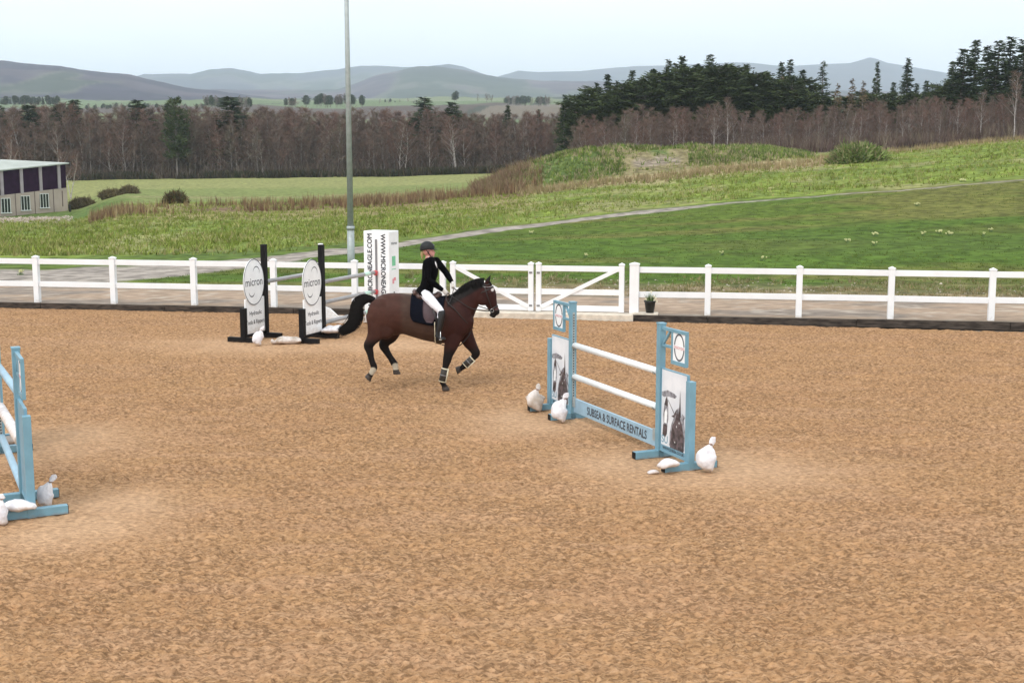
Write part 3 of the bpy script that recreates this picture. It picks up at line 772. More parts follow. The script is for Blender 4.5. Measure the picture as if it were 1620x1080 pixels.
def jump_pole(a, b, r, label, m, group=None, bands=None, cat='jump pole'):
    root = empty('jump_pole', ((a.x + b.x) / 2, (a.y + b.y) / 2, (a.z + b.z) / 2), frame_at(a, b), label, cat, group)
    L = (b - a).length; pit = math.atan2(b.z - a.z, math.hypot(b.x - a.x, b.y - a.y))
    root.rotation_euler = (0, -pit, math.atan2(b.y - a.y, b.x - a.x))
    n = 18; h = L / 2
    mb = MB(); mb.tube([(-h, 0, 0), (-h + .004, 0, 0), (h - .004, 0, 0), (h, 0, 0)], [r * .9, r, r, r * .9], n); mb.build('shaft', m, root, True)
    for (c, w, mm, nm) in (bands or []):
        mb = MB(); mb.tube([(c - w / 2, 0, 0), (c - w / 2 + .002, 0, 0), (c + w / 2 - .002, 0, 0), (c + w / 2, 0, 0)], [r * .98, r * 1.03, r * 1.03, r * .98], n); mb.build(nm, mm, root, True)
    return root
def cup(p, d, root_parent=None):
    """metal pole cup as a part of its wing is built in world space"""
    mb = MB(); sd = Vector((-d.y, d.x, 0))
    for k in range(7):
        a0 = math.pi * (1.05 + k * .9 / 7); a1 = math.pi * (1.05 + (k + 1) * .9 / 7)
        A = p + sd * (math.cos(a0) * .058) + Vector((0, 0, math.sin(a0) * .058)); B = p + sd * (math.cos(a1) * .058) + Vector((0, 0, math.sin(a1) * .058))
        mb.add([A - d * .03, A + d * .03, B + d * .03, B - d * .03], [(0, 1, 2, 3)])
    return mb
def part_world(mb, name, m, root, smooth=False):
    o = mb.build(name, m, None, smooth)
    bpy.context.view_layer.update()
    o.parent = root; o.matrix_parent_inverse = root.matrix_world.inverted()
    return o

# --- blue jump in front
N = G(1043, 722); T = G(905, 662); N.z = T.z = 0
jd = (T - N).normalized()
wn_ = blue_wing(N, N - jd, -1, 'pale blue jump wing at the near right end of the lettered plank', 'blue jump wings')
wf_ = blue_wing(T, T + jd, 1, 'pale blue jump wing at the far left end of the lettered plank', 'blue jump wings')
for zc, nm in ((1.17, 'upper white pole of the jump with the lettered plank'), (0.68, 'lower white pole of the jump, just above the lettered plank')):
    a = N + jd * .075 + Z3 * zc; b = T - jd * .075 + Z3 * zc
    jump_pole(a, b, .046, nm, M['poleW'], 'white poles of the blue jump')
    part_world(cup(a + jd * .035, jd), 'pole_cup', M['galv'], wn_); part_world(cup(b - jd * .035, jd), 'pole_cup', M['galv'], wf_)
a = N + jd * .09; b = T - jd * .09; L = (b - a).length
rt = empty('jump_plank', ((a.x + b.x) / 2, (a.y + b.y) / 2, .235), frame_at(b, a), 'pale blue plank lettered SUBSEA & SURFACE RENTALS, hanging low across the blue jump', 'jump plank')
mb = MB(); mb.box(-L / 2, L / 2, -.018, .018, -.11, .11); mb.build('board', M['plank'], rt, bevel=.004)
mb = MB(); flat_text(mb, 'SUBSEA & SURFACE RENTALS', .17, -1, .12, 0, -.0195, w=L * .72, weight=.004); mb.build('lettering', M['ink'], rt)
for sx in (-1, 1):
    mb = MB(); mb.box(sx * (L / 2 - .03) - .035, sx * (L / 2 - .03) + .035, -.026, -.0185, -.03, .14); mb.build('hanger', M['galv'], rt, bevel=.002)

# --- second blue jump at the left edge
N2 = G(38, 791); N2.z = 0; jd2 = Vector((-.450, .893, 0)).normalized(); T2 = N2 + jd2 * 2.75
w3 = blue_wing(N2, N2 - jd2, 1, 'pale blue jump wing seen nearly edge on by the left edge of the view', 'blue jump wings')
w4 = blue_wing(T2, T2 + jd2, -1, 'pale blue jump wing cut off by the left edge, farther away than its twin', 'blue jump wings')
for za, zb, r, nm, m in ((1.30, 1.24, .046, 'pale blue top pole of the jump at the left edge', M['plank']), (.71, .66, .065, 'thick white pole hanging askew in the jump at the left edge', M['bag']), (.14, .24, .046, 'lowest pale blue pole of the jump at the left edge', M['plank'])):
    a = N2 + jd2 * .075 + Z3 * za; b = T2 - jd2 * .075 + Z3 * zb
    jump_pole(a, b, r, nm, m, 'poles of the left-edge jump')
    if za > .2:
        part_world(cup(a + jd2 * .035, jd2), 'pole_cup', M['galv'], w3); part_world(cup(b - jd2 * .035, jd2), 'pole_cup', M['galv'], w4)

# --- black wings
def black_wing(P0, d, label):
    q = P0 - d
    root = empty('jump_wing', (P0.x, P0.y, 0), frame_at(P0, q), label, 'show jump wing', 'black jump wings')
    W = .92; bk = M['black']
    mb = MB(); mb.box(-.06, .06, -.055, .055, 0, 2.12); tp = mb.build('tall_post', bk, root, bevel=.004)
    mb = MB(); mb.box(W - .065, W + .065, -.055, .055, 0, .76); mb.build('short_post', bk, root, bevel=.004)
    for xx in (0, W):
        mb = MB(); mb.box(xx - .055, xx + .055, -.40, .40, .004, .11); mb.build('foot', bk, root, bevel=.004)
    mb = MB(); x0, x1 = .062, W - .067
    mb.box(x0, x1, -.016, .016, .14, .95)
    pn = mb.build('board', M['sign'], root)
    mb = MB(); mb.box(x0, x1, .017, .021, .135, .165); mb.box(x0, x1, -.022, .016, .09, .134); mb.build('board_edge', bk, pn)
    mb = MB(); n = 48; cx, cz, rx, rz = .50, 1.31, .43, .52
    for s0 in (0,):
        vs = [(cx + rx * math.cos(2 * math.pi * k / n), yy, cz + rz * math.sin(2 * math.pi * k / n)) for yy in (.0175, .033) for k in range(n)]
        mb.add(vs, [tuple(range(n)), tuple(range(2 * n - 1, n - 1, -1))] + [(k, (k + 1) % n, n + (k + 1) % n, n + k) for k in range(n)])
    ov = mb.build('oval_board', M['sign'], root)
    mb = MB(); ring(mb, cx, cz, .0345, rx, rz, .022); mb.build('oval_rim', M['ring'], ov)
    mb = MB(); flat_text(mb, 'micron', .26, 1, cx, cz, .0347, w=.70, weight=.001); mb.build('lettering', M['ink'], ov)
    mb = MB()   # swooshes of the emblem, above right and below left of the word
    for (ox, oz, rr, a0, a1, wd) in ((-.10, .20, .17, R(-10), R(170), .024), (.10, -.20, .15, R(185), R(345), .03)):
        vs = []; m_ = 16
        for k in range(m_ + 1):
            a = a0 + (a1 - a0) * k / m_; ww = wd * math.sin(math.pi * k / m_) * .5 + .002
            for r_ in (rr - ww, rr + ww): vs.append((cx + ox - r_ * math.cos(a) * .8, .0347, cz + oz + r_ * math.sin(a) * .8))
        mb.add(vs, [(2 * k, 2 * k + 1, 2 * k + 3, 2 * k + 2) for k in range(m_)])
    mb.build('emblem', M['ring'], ov)
    mb = MB(); flat_text(mb, 'Hydraulic', .13, 1, .44, .60, .0175, w=.50, weight=.002); mb.build('lettering', M['ink'], pn); mb = MB(); flat_text(mb, 'Tools & Rippers', .13, 1, .46, .40, .0175, w=.76, weight=.002)
    mb.build('lettering', M['ink'], pn)
    return root
B1 = G(421, 533); B2 = G(511, 534); PF = G(597, 511)
for q in (B1, B2, PF): q.z = 0
bd = (PF - B2).normalized(); LB = (PF - B2).length
bw1 = black_wing(B1, bd, 'black and white jump wing with oval board, the left of two')
bw2 = black_wing(B2, bd, 'black and white jump wing with oval board just behind the horse tail, nearer the horse')
e = [(LB / 2 - .06, .14, M['red'], 'red_end'), (LB / 2 - .52, .30, M['mint'], 'mint_band')]
for z, nm in ((1.27, 'top grey pole with red end, from black wing to white tower'), (.80, 'middle grey pole with red end, from black wing to white tower'), (.34, 'low grey pole close to the sand behind the horse tail')):
    a = B2 + bd * .07 + Z3 * z; b = PF - bd * .12 + Z3 * z
    jump_pole(a, b, .048, nm, M['poleG'], 'grey poles of the black and white jump', e if z > .5 else [e[1]])
    part_world(cup(a + bd * .03, bd), 'pole_cup', M['galv'], bw2)
FB = B1 + bd * LB + Vector((-.07, 0, 0))
a = B1 + bd * .07 + Z3 * 1.27; b = FB - bd * .07 + Z3 * 1.27
jump_pole(a, b, .048, 'grey pole leaving the left black wing and passing behind the oval board', M['poleG'], 'grey poles of the black and white jump', [e[1]])
part_world(cup(a + bd * .03, bd), 'pole_cup', M['galv'], bw1)
# far white wing of the rear element (mostly behind the black post)
root = empty('jump_wing', (FB.x, FB.y, 0), frame_at(FB, FB + bd), 'white jump wing mostly hidden behind the right black wing, its cap showing above', 'show jump wing')
mb = MB(); mb.box(-.045, .045, -.045, .045, 0, 1.90); mb.build('tall_post', M['white'], root, bevel=.004)
mb = MB(); mb.box(-.05, .05, -.05, .05, 1.90, 1.97); mb.build('post_cap', M['whiterail'], root, bevel=.01)
mb = MB(); mb.box(-.05, .05, -.85, .42, .004, .16); mb.build('foot', M['white'], root, bevel=.004)
mb = MB(); mb.prism([(-.055, .165), (-.48, .165), (-.24, .36), (-.055, .42)], lambda u, v, t: (t, u, v), -.02, .02); mb.build('brace_board', M['sign'], root)
mb = MB(); mb.box(.5, .6, -.9, .4, .004, .12); mb.box(.051, .5, -.04, .04, .02, .10); mb.build('foot', M['white'], root, bevel=.004)

# white printed tower that ends the front element
x0, x1 = 573, 629
root = empty('jump_tower', (PF.x, PF.y, 0), 0, 'tall white printed tower carrying web address lettering, behind the horse rump', 'jump tower')
root.rotation_euler = (0, 0, math.atan2(-bd.x, bd.y) - R(2))
hw, dp, ht = .355, .52, 2.28
bpy.context.view_layer.update()
mb = MB(); mb.box(-hw, hw, .0, dp, .03, ht); mb.box(-hw - .04, hw + .04, -.04, dp + .04, 0, .03); mb.build('tower_body', M['sign'], root, bevel=.02)
mb = MB(); mb.box(-.028, .028, -.012, -.0005, .1, ht - .20); mb.build('cup_strip', M['strip'], root)
mb = MB()
flat_text(mb, 'WWW.MICRONEAGLE.COM', .175, -1, -.185, ht / 2 + .06, -.0025, w=2.02, weight=.006, rot=math.pi / 2)
mb.build('lettering', M['ink'], root); mb = MB()
flat_text(mb, 'WWW.MICRONEAGLE.COM', .175, -1, .19, ht / 2 + .06, -.0025, w=2.02, weight=.006, rot=-math.pi / 2)
mb.build('lettering', M['ink'], root)
for z in (1.27, .80):
    mb = MB(); mb.box(-.035, .035, -.07, -.013, z - .075, z - .05); mb.box(-.035, -.029, -.07, -.013, z - .05, z); mb.box(.029, .035, -.07, -.013, z - .05, z); mb.build('pole_cup', M['red'], root)
# side face sheet with small logos
mb = MB(); mb.box(hw + .001, hw + .004, .03, dp - .03, .08, ht - .05); sp = mb.build('side_sheet', M['sign'], root)
def side_poly(mb, y0, y1, z0, z1): mb.box(hw + .005, hw + .0065, y0, y1, z0, z1)
mb = MB(); V, Fs = text_mesh('micron', .1, .30, .002); mb.add([(hw + .006, dp / 2 + v[0], 1.98 + v[1]) for v in V], Fs); mb.build('lettering', M['ink'], sp)
mb = MB(); side_poly(mb, .14, .32, 1.42, 1.66); side_poly(mb, .12, .34, 1.33, 1.35); mb.build('green_emblem', M['green_ink'], sp)
mb = MB(); side_poly(mb, .15, .24, .98, 1.10); side_poly(mb, .22, .33, 1.05, 1.13); mb.build('pink_emblem', M['pink_ink'], sp)
mb = MB(); side_poly(mb, .17, .30, .66, .70); side_poly(mb, .20, .27, .71, .78); mb.build('dark_emblem', M['strip'], sp)

# ------------------------------------------------------------------ sandbags
def sandbag(p, kind, label, size=1.0, rz=0.0, m='bag', group='white sandbags on the jump feet', tie=True, lean=0.0):
    """kind: stand (tied neck up), lie (flat)"""
    root = empty('sandbag', (p.x, p.y, p.z), rz, label, 'sandbag', group); s = size
    mb = MB()
    if kind == 'stand':
        mb.tube([(0.030 * s, 0, 0.0), (.028 * s, 0, .04 * s), (-.004 * s, 0, .11 * s), (-.018 * s, 0, .18 * s), (-.010 * s, 0, .25 * s), (.022 * s, 0, .325 * s), (.045 * s, 0, .375 * s), (.050 * s, 0, .385 * s)],
                [(.012 * s, .03 * s), (.050 * s, .085 * s), (.108 * s, .105 * s), (.128 * s, .105 * s), (.120 * s, .085 * s), (.068 * s, .050 * s), (.024 * s, .022 * s), (.020 * s, .020 * s)], 36, sub=5)
        vs_ = []
        for v in mb.v:      # pleats gathering into the neck, slack folds below
            ph = math.atan2(v[1], v[0] - .01 * s); k_ = max(0, (v[2] / s - .20) / .18); b_ = max(0, (.16 - v[2] / s) / .16)
            g_ = 1 + .10 * min(1, k_) * math.cos(7 * ph + 1.3) + .07 * b_ * math.cos(3 * ph + 5 * v[2])
            vs_.append((v[0] * g_, v[1] * g_, v[2]))
        mb.v = vs_
        mb.tube([(.05 * s, 0, .38 * s), (.060 * s, .0, .405 * s), (.078 * s, 0, .435 * s), (.11 * s, 0, .445 * s)], [(.020 * s, .020 * s), (.040 * s, .024 * s), (.044 * s, .014 * s), (.030 * s, .008 * s)], 18, sub=4)
    else:
        mb.tube([(-.26 * s, 0, .04 * s), (-.22 * s, 0, .06 * s), (-.08 * s, 0, .085 * s), (.08 * s, 0, .085 * s), (.2 * s, 0, .06 * s), (.25 * s, 0, .04 * s)],
                [(.03 * s, .10 * s), (.055 * s, .13 * s), (.083 * s, .15 * s), (.083 * s, .15 * s), (.055 * s, .12 * s), (.02 * s, .06 * s)], 20, sub=4)
        if tie: mb.tube([(.24 * s, 0, .045 * s), (.30 * s, 0, .055 * s), (.34 * s, 0, .07 * s)], [(.018 * s, .03 * s), (.04 * s, .05 * s), (.055 * s, .06 * s)], 12, sub=3)
    sd = random.randint(0, 999)
    vs = []
    for v in mb.v:
        a = (vnoise(v[0] * 8 + 3, v[2] * 8 + v[1] * 6, sd) - .5) * .10 * s + (vnoise(v[0] * 24 + v[1] * 9, v[2] * 20 + v[1] * 21, sd + 1) - .5) * .040 * s
        vs.append((v[0] * (1 + a * 2) + a * .3 + lean * v[2], v[1] * (1 + a * 3) + a * .3, max(0.0, v[2] + a * .5)))
    mb.v = [tuple(float(c) for c in q) for q in vs]
    mb.build('sack', M[m], root, True)
    if tie and kind == 'stand':
        t = MB(); t.tube([(.05 * s + lean * .38 * s, 0, .374 * s), (.05 * s + lean * .39 * s, 0, .39 * s)], [.031 * s, .031 * s], 12); t.build('tie', M['tie'], root, True)
    return root
def BG(px, py, z=0.0): q = G(px, py, z); return q
sandbag(BG(1118, 748), 'stand', 'white sandbag with tied neck at the right end of the near blue wing foot', 1.0, .1)
sandbag(BG(1058, 738, .10), 'lie', 'white sandbag lying on the front foot of the near blue wing', .60, .5, tie=False)
sandbag(BG(1034, 749), 'lie', 'small white scrap of sandbag on the sand by the near blue wing', .30, .3, tie=False)
sandbag(BG(886, 669, .0), 'stand', 'clean white sandbag with tied neck on the nearer foot of the far blue wing', 1.02, 0, lean=.05)
sandbag(BG(850, 652, .0), 'stand', 'dirty beige sandbag leaning on the rear foot of the far blue wing', .98, 0, 'bagdirty', lean=-.12)
sandbag(BG(848, 632, .18), 'lie', 'pale cream sandbag perched behind the dirty one at the far blue wing', .62, .1, 'bagdirty', tie=False)
sandbag(BG(408, 547), 'stand', 'white sandbag standing in front of the left black wing', .92, 0, lean=.12)
sandbag(BG(455, 544), 'lie', 'cream sandbag lying flat between the two black wings', 1.05, 3.4, 'bagdirty')
sandbag(BG(528, 527, .11), 'lie', 'white sandbag lying on the rear foot of the right black wing, by the horse tail', 1.05, 0, tie=False)
sandbag(BG(73, 802), 'stand', 'white sandbag slumped behind the short post of the jump at the left edge', .80, 0, lean=.1)
sandbag(BG(30, 808, .10), 'lie', 'white sandbag lying flat on the front foot of the jump at the left edge', .72, .0, tie=False)
sandbag(BG(4, 830), 'stand', 'white sandbag drooping at the very left edge in front of the foot', .78, 0, lean=-.1)
sandbag(BG(14, 703), 'lie', 'grubby white sandbag under the thick pole at the left edge', .8, .8, 'bagdirty', tie=False)

# ------------------------------------------------------------------ lamp column
bl = TG(556, 43); X0 = bl
root = empty('lamp_column', (X0.x, X0.y, 0.05), 0, 'tall slim grey metal column rising out of the view behind the white fence', 'lamp column')
mb = MB(); mb.tube([(0, 0, 0), (0, 0, .7), (0, 0, 1.62)], [.125, .125, .122], 20, ref=(1, 0, 0)); mb.build('base', M['galv'], root, True)
mb = MB(); mb.tube([(0, 0, 1.62), (0, 0, 1.75)], [.135, .135], 20, ref=(1, 0, 0)); mb.build('collar', M['galv'], root, True)
mb = MB(); mb.tube([(0, 0, 1.75), (0, 0, 13.0)], [.105, .055], 20, ref=(1, 0, 0)); mb.build('shaft', M['galv'], root, True)

# ------------------------------------------------------------------ building at the left
c0 = P(-80, 365, 148); c1 = P(104, 336, 163)
e1 = P(104, 258, 163); e0 = P(0, 268, 0.0 + 148 + (163 - 148) * 80 / 184.)
slope = (e1.z - e0.z) / math.hypot(e1.x - e0.x, e1.y - e0.y)
p0 = P(-200, 300, 140); 
A = Vector((P(-260, 300, 134).x, 134, 0)); B = Vector((e1.x, 163, 0)); dW = (B - A).normalized(); LW = (B - A).length
root = empty('farm_building', (B.x, B.y, 0), math.atan2(dW.y, dW.x), 'cream block building with dark purple upper cladding and pale roof at the left edge', 'building')
def ez(x): return e1.z + slope * x         # x is negative to the left of corner B
bz = lambda x: c1.z - 1.2 + 0.0 * x
mid = lambda x: P(104, 297, 163).z + slope * 0.9 * x
nW = 12.0
def wallpoly(mb, x0, x1, zf0, zf1, y0, y1):
    vs = [(x0, y0, zf0(x0)), (x1, y0, zf0(x1)), (x1, y0, zf1(x1)), (x0, y0, zf1(x0)), (x0, y1, zf0(x0)), (x1, y1, zf0(x1)), (x1, y1, zf1(x1)), (x0, y1, zf1(x0))]
    mb.add(vs, [(0, 1, 2, 3), (5, 4, 7, 6), (3, 2, 6, 7), (1, 0, 4, 5), (1, 5, 6, 2), (4, 0, 3, 7)])
bay = 3.05
mb = MB(); wallpoly(mb, -LW, 0, bz, mid, 0, nW); wl = mb.build('wall', M['block'], root)
mb = MB(); k = 0
while -0.06 - k * bay > -LW:
    x = -2.35 - k * bay
    if x - .05 > -LW: mb = MB(); wallpoly(mb, x - .05, x + .05, lambda q: bz(q) + .9, mid, -.03, -.001); mb.build('wall_joint', M['joint'], wl)
    k += 1
mb = MB(); wallpoly(mb, -LW, -.02, mid, ez, .06, nW); up = mb.build('cladding', M['clad'], root)
k = 0
while -.85 - k * bay > -LW + .3:
    x = -1.25 - k * bay
    mb = MB(); wallpoly(mb, x - .23, x + .23, lambda q: mid(q) - .05, lambda q: ez(q) - .02, -.06, .05); mb.build('pier', M['pier'], root)
    if k < 40:
        xc = -3.9 - k * bay
        if xc > -LW + .8:
            zt = mid(xc) - .38
            mb = MB(); ww, hh = .72, 1.75
            mb.box(xc - ww, xc + ww, -.05, -.002, zt - hh, zt); fr = mb.build('window', M['glass'], root)
            mb = MB()
            for xx in (xc - ww, xc - ww / 3 - .02, xc + ww / 3 - .04, xc + ww - .07): mb.box(xx, xx + .07, -.075, -.051, zt - hh, zt)
            mb.box(xc - ww + .071, xc + ww - .071, -.074, -.0515, zt - .07, zt); mb.build('frame', M['frame'], fr)
            mb = MB(); mb.box(xc - ww - .07, xc + ww + .07, -.16, -.002, zt - hh - .1, zt - hh - .001); mb.build('sill', M['frame'], fr)
    k += 1
rd = 5.5
mb = MB()
vs = [(-LW - .3, -.35, ez(-LW - .3) + .02), (.25, -.35, ez(.25) + .02), (.25, rd, ez(.25) + .05), (-LW - .3, rd + 3, ez(.25) + 1.15), (-9.5, rd, ez(.25) + .60),
      ]
th = .14
vb = [(x_, y_, z_ - th) for x_, y_, z_ in vs]
mb.add(vs + vb, [(0, 1, 4, 3), (1, 2, 4), (6, 5, 8, 9), (7, 6, 9), (0, 5, 6, 1), (1, 6, 7, 2), (2, 7, 9, 4), (3, 4, 9, 8), (0, 3, 8, 5)])
mb.build('roof', M['roof'], root)
mb = MB(); mb.box(-.9, -.84, -.08, -.002, mid(-1) - 2.3, mid(-1) - .3); mb.build('downpipe', M['joint'], root)
mb = MB(); mb.tube([(0, 0, 0), (0, 0, 1.0)], [.16, .16], 8, ref=(1, 0, 0)); q = TG(111, 160); o = mb.build('gatepost_stump', M['tack']); o.location = (q.x, q.y, q.z - .1)
tag(o, 'short black post standing in the grass right of the cream and purple building', 'post')

# ------------------------------------------------------------------ horse (local frame: x forward, z up, y away from the camera)
H0 = G(704, 617) + Vector((0, .13, 0))
SX, SZ = 89.8, 88.9
def hp(px, py, y=0.0): return ((px - 704) / SX, y, (617 - py) / SZ)
def rr(px): return px / SX
horse = empty('horse', (H0.x, H0.y, 0), 0, 'dark bay horse cantering to the right with black mane and tail, carrying the rider', 'horse')
mb = MB()
def tb(c, rad, n=20, ref=(0, 1, 0), sub=5): mb.tube(c, rad, n, ref, sub)
# trunk: (px, top, bottom, half width)
TR = [(583, 488, 510, .07), (588, 479, 520, .16), (597, 471.5, 529, .23), (610, 467, 533, .27), (625, 465, 532, .275), (642, 466.5, 530.5, .28), (660, 470, 535.5, .295), (678, 473, 541, .30),
      (695, 473, 544.5, .27), (708, 471, 545.5, .235), (722, 473, 544, .215), (735, 480, 537, .19), (744, 492, 528, .14), (748, 500, 520, .08)]
tb([hp(a, (t + b) / 2) for a, t, b, w in TR], [(rr((b - t) / 2), w) for a, t, b, w in TR], 28, sub=4)
# neck
tb([hp(716, 500), hp(727, 491), hp(737, 480), hp(746, 470.5), hp(755, 464), hp(763, 459), hp(768, 457)],
   [(rr(30), .17), (rr(27), .15), (rr(21.5), .125), (rr(18), .10), (rr(16.5), .09), (rr(15), .085), (rr(11), .075)], 24)
# head: from poll to muzzle
tb([hp(764, 452), hp(767, 459), hp(770.5, 466), hp(773.5, 473), hp(776.5, 480), hp(779.5, 487), hp(782.5, 493), hp(784.8, 497.5), hp(786, 500.3)],
   [(rr(9), .07), (rr(13), .095), (rr(14.2), .105), (rr(13.0), .10), (rr(10.3), .083), (rr(8.1), .066), (rr(7.4), .062), (rr(6.6), .058), (rr(3.5), .04)], 22, sub=4)
for sy in (-1, 1):
    mb.ball(hp(764, 475, sy * .062), (rr(10.5), .035, rr(10)), 14)         # cheek
    mb.ball(hp(775.5, 463.5, sy * .085), (rr(4.6), .028, rr(3.4)), 10)     # brow
    mb.ball(hp(784.5, 493, sy * .048), (rr(4.0), .022, rr(3.8)), 10)       # nostril wing
    mb.ball(hp(605, 500, sy * .14), (rr(23), .14, rr(29)), 16)            # haunch
    mb.ball(hp(610, 520, sy * .15), (rr(17), .10, rr(17)), 14)
    mb.ball(hp(724, 508, sy * .12), (rr(21), .10, rr(28)), 16)            # shoulder
    mb.ball(hp(741, 510, sy * .08), (rr(9), .09, rr(14)), 12)             # breast
mb.ball(hp(705, 476), (rr(14), .07, rr(7)), 12)
mb.ball(hp(789, 493), (.02, .03, .02), 8)
mb.tube([hp(777, 497), hp(781, 501), hp(784, 502.5)], [(rr(5), .05), (rr(4), .045), (rr(2), .03)], 12, sub=2)
HIND_A = [(601, 500, 21, .13), (599, 516, 16.5, .12), (595, 529, 13, .09), (588.5, 539, 9.0, .062), (584.5, 546.5, 8.0, .050), (586.8, 557, 6.0, .038), (589.5, 570, 5.0, .034), (592.8, 580.5, 5.6, .042), (589, 588.5, 4.6, .036), (585.5, 594.5, 4.8, .040)]
HIND_B = [(619, 502, 20, .13), (621, 520, 15, .12), (617, 534, 12, .09), (609.5, 542.5, 9.2, .06), (605.5, 549.5, 8.0, .048), (610, 559.5, 6.0, .038), (616.2, 569.5, 5.1, .034), (622, 579, 5.7, .042), (624, 585.5, 4.6, .036), (624, 590.5, 4.8, .040)]
FORE_A = [(722, 515, 20, .09), (718, 534, 14, .085), (713, 550, 10.5, .07), (709.3, 562, 7.6, .054), (707.5, 570, 7.0, .052), (704.3, 582, 4.8, .036), (701.2, 594, 4.4, .034), (699.8, 602.5, 4.9, .038), (702, 608.5, 4.1, .034), (703.5, 612, 5.4, .045)]
FORE_B = [(729, 514, 19, .09), (735, 530, 13.5, .085), (742.5, 545, 10.5, .07), (749.5, 556, 7.8, .055), (752.5, 562.5, 6.9, .05), (748, 569.5, 5.0, .036), (741, 576, 4.2, .032), (733.5, 582.8, 4.9, .038), (729, 586.0, 4.1, .034), (726.5, 587.5, 5.2, .042)]
LEGS = [(HIND_A, -.17), (HIND_B, .15), (FORE_A, -.13), (FORE_B, .13)]
for L_, yy in LEGS:
    k = len(L_)
    tb([hp(a, b, yy * (0.75 + .25 * min(1, i / 3))) for i, (a, b, r, w) in enumerate(L_)], [(rr(r), w) for a, b, r, w in L_], 16, sub=4)
mb.ball(hp(581.5, 544, -.17), (.035, .025, .05), 8); mb.ball(hp(602.5, 547, .15), (.035, .025, .05), 8)    # points of hock
# ears
for sy in (-1, 1):
    mb.tube([hp(769, 449.5, sy * .05), hp(773.0, 444.5, sy * .055), hp(776.0 - (1 if sy < 0 else -.5), 437.5, sy * .052)], [(.032, .022), (.036, .020), (.006, .005)], 12, sub=4)
body = mb.build_remesh('body', M['horse'], horse, 0.0135, it=5)
me = body.data; nv = len(me.vertices); V = np.zeros(nv * 3); me.vertices.foreach_get('co', V); V = V.reshape(-1, 3)
px = V[:, 0] * SX + 704; py = 617 - V[:, 2] * SZ; yl = V[:, 1]
bay = np.array((0.055, 0.023, 0.017))
Cc = np.zeros((nv, 3)) + bay
Cc = mixc(Cc, (0.064, 0.037, 0.028), sstep(632, 642, px) * (1 - sstep(690, 702, px)) * (py < 548) * 1.0)     # clipped barrel
Cc = mixc(Cc, (0.064, 0.027, 0.020), (1 - sstep(628, 636, px)) * (1 - sstep(505, 520, py)) * .5)
Cc = mixc(Cc, (0.035, 0.012, 0.010), sstep(700, 716, px) * 1.0)
n1 = fbm(V[:, 0] * 3, V[:, 2] * 3, 3, 4)
Cc = Cc * (0.9 + 0.25 * n1)[:, None]
blk = (0.010, 0.008, 0.008)
leg = sstep(530, 546, py) * (1 - sstep(648, 655, px)) + sstep(544, 562, py) * sstep(690, 694, px)
Cc = mixc(Cc, blk, leg)
# black muzzle, mane root, ear tips
Cc = mixc(Cc, (0.012, 0.010, 0.010), sstep(488, 495, py) * sstep(770, 776, px) * .95)
Cc = mixc(Cc, (0.030, 0.012, 0.011), sstep(757, 768, px) * (1 - sstep(484, 490, py)) * .35)
nk = (px - 717) * 0.55 + (py - 468)      # distance below the crest line
Cc = mixc(Cc, blk, (1 - sstep(11, 17, nk)) * sstep(706, 712, px) * (1 - sstep(766, 770, px)))
Cc = mixc(Cc, blk, (1 - sstep(444, 449, py)) * sstep(760, 765, px))
# white socks behind
for (a, b) in ((591, 586), (624, 584)):
    d_ = np.hypot(px - a, py - b); Cc = mixc(Cc, (0.52, 0.46, 0.36), (1 - sstep(5.5, 7.0, d_)) * (py > 577.5) * .9)
Cc = mixc(Cc, (0.11, 0.055, 0.05), (1 - sstep(3.0, 4.5, np.hypot(px - 786, py - 489))) * .5)
# star on the forehead
Cc = mixc(Cc, (0.55, 0.50, 0.48), (1 - sstep(1.2, 2.4, np.hypot((px - 779.5) * .8, (py - 459.5) * .7))) * (yl < .055) * sstep(775.5, 777.5, px))
set_col(me, Cc)
# hooves
def hoof(c, d, y, s=1.0):
    """c: coronet centre px, d: direction of the sole (dx, dy px) unit-ish"""
    m_ = MB(); dv = Vector((d[0], 0, -d[1])).normalized(); c0 = Vector(hp(c[0], c[1], y)); fw = Vector((dv.z * -1, 0, dv.x))
    fw = Vector((-dv.z, 0, dv.x)); n = 18
    for (t, r, sh) in ((0, .052, 0), (.03, .058, .006), (.078, .068, .018), (.082, .064, .018)):
        for k in range(n):
            a = 2 * math.pi * k / n
            q = c0 + dv * t * s + fw * (r * math.cos(a) + sh) * s + Vector((0, 1, 0)) * (r * .88 * math.sin(a)) * s
            m_.v.append(tuple(q))
    for j in range(3):
        for k in range(n):
            k2 = (k + 1) % n; m_.f.append((j * n + k, j * n + k2, (j + 1) * n + k2, (j + 1) * n + k)); m_.m.append(0)
    m_.f.append(tuple(range(n))); m_.f.append(tuple(range(4 * n - 1, 3 * n - 1, -1))); m_.m += [0, 0]
    return m_.build('hoof', M['hoof'], horse, True)
hoof((586.3, 592.5), (-.70, .75), -.17); hoof((624.2, 588.5), (.05, 1), .15); hoof((703.3, 610.2), (.12, 1), -.13); hoof((727.8, 586.6), (-.95, .28), .13)
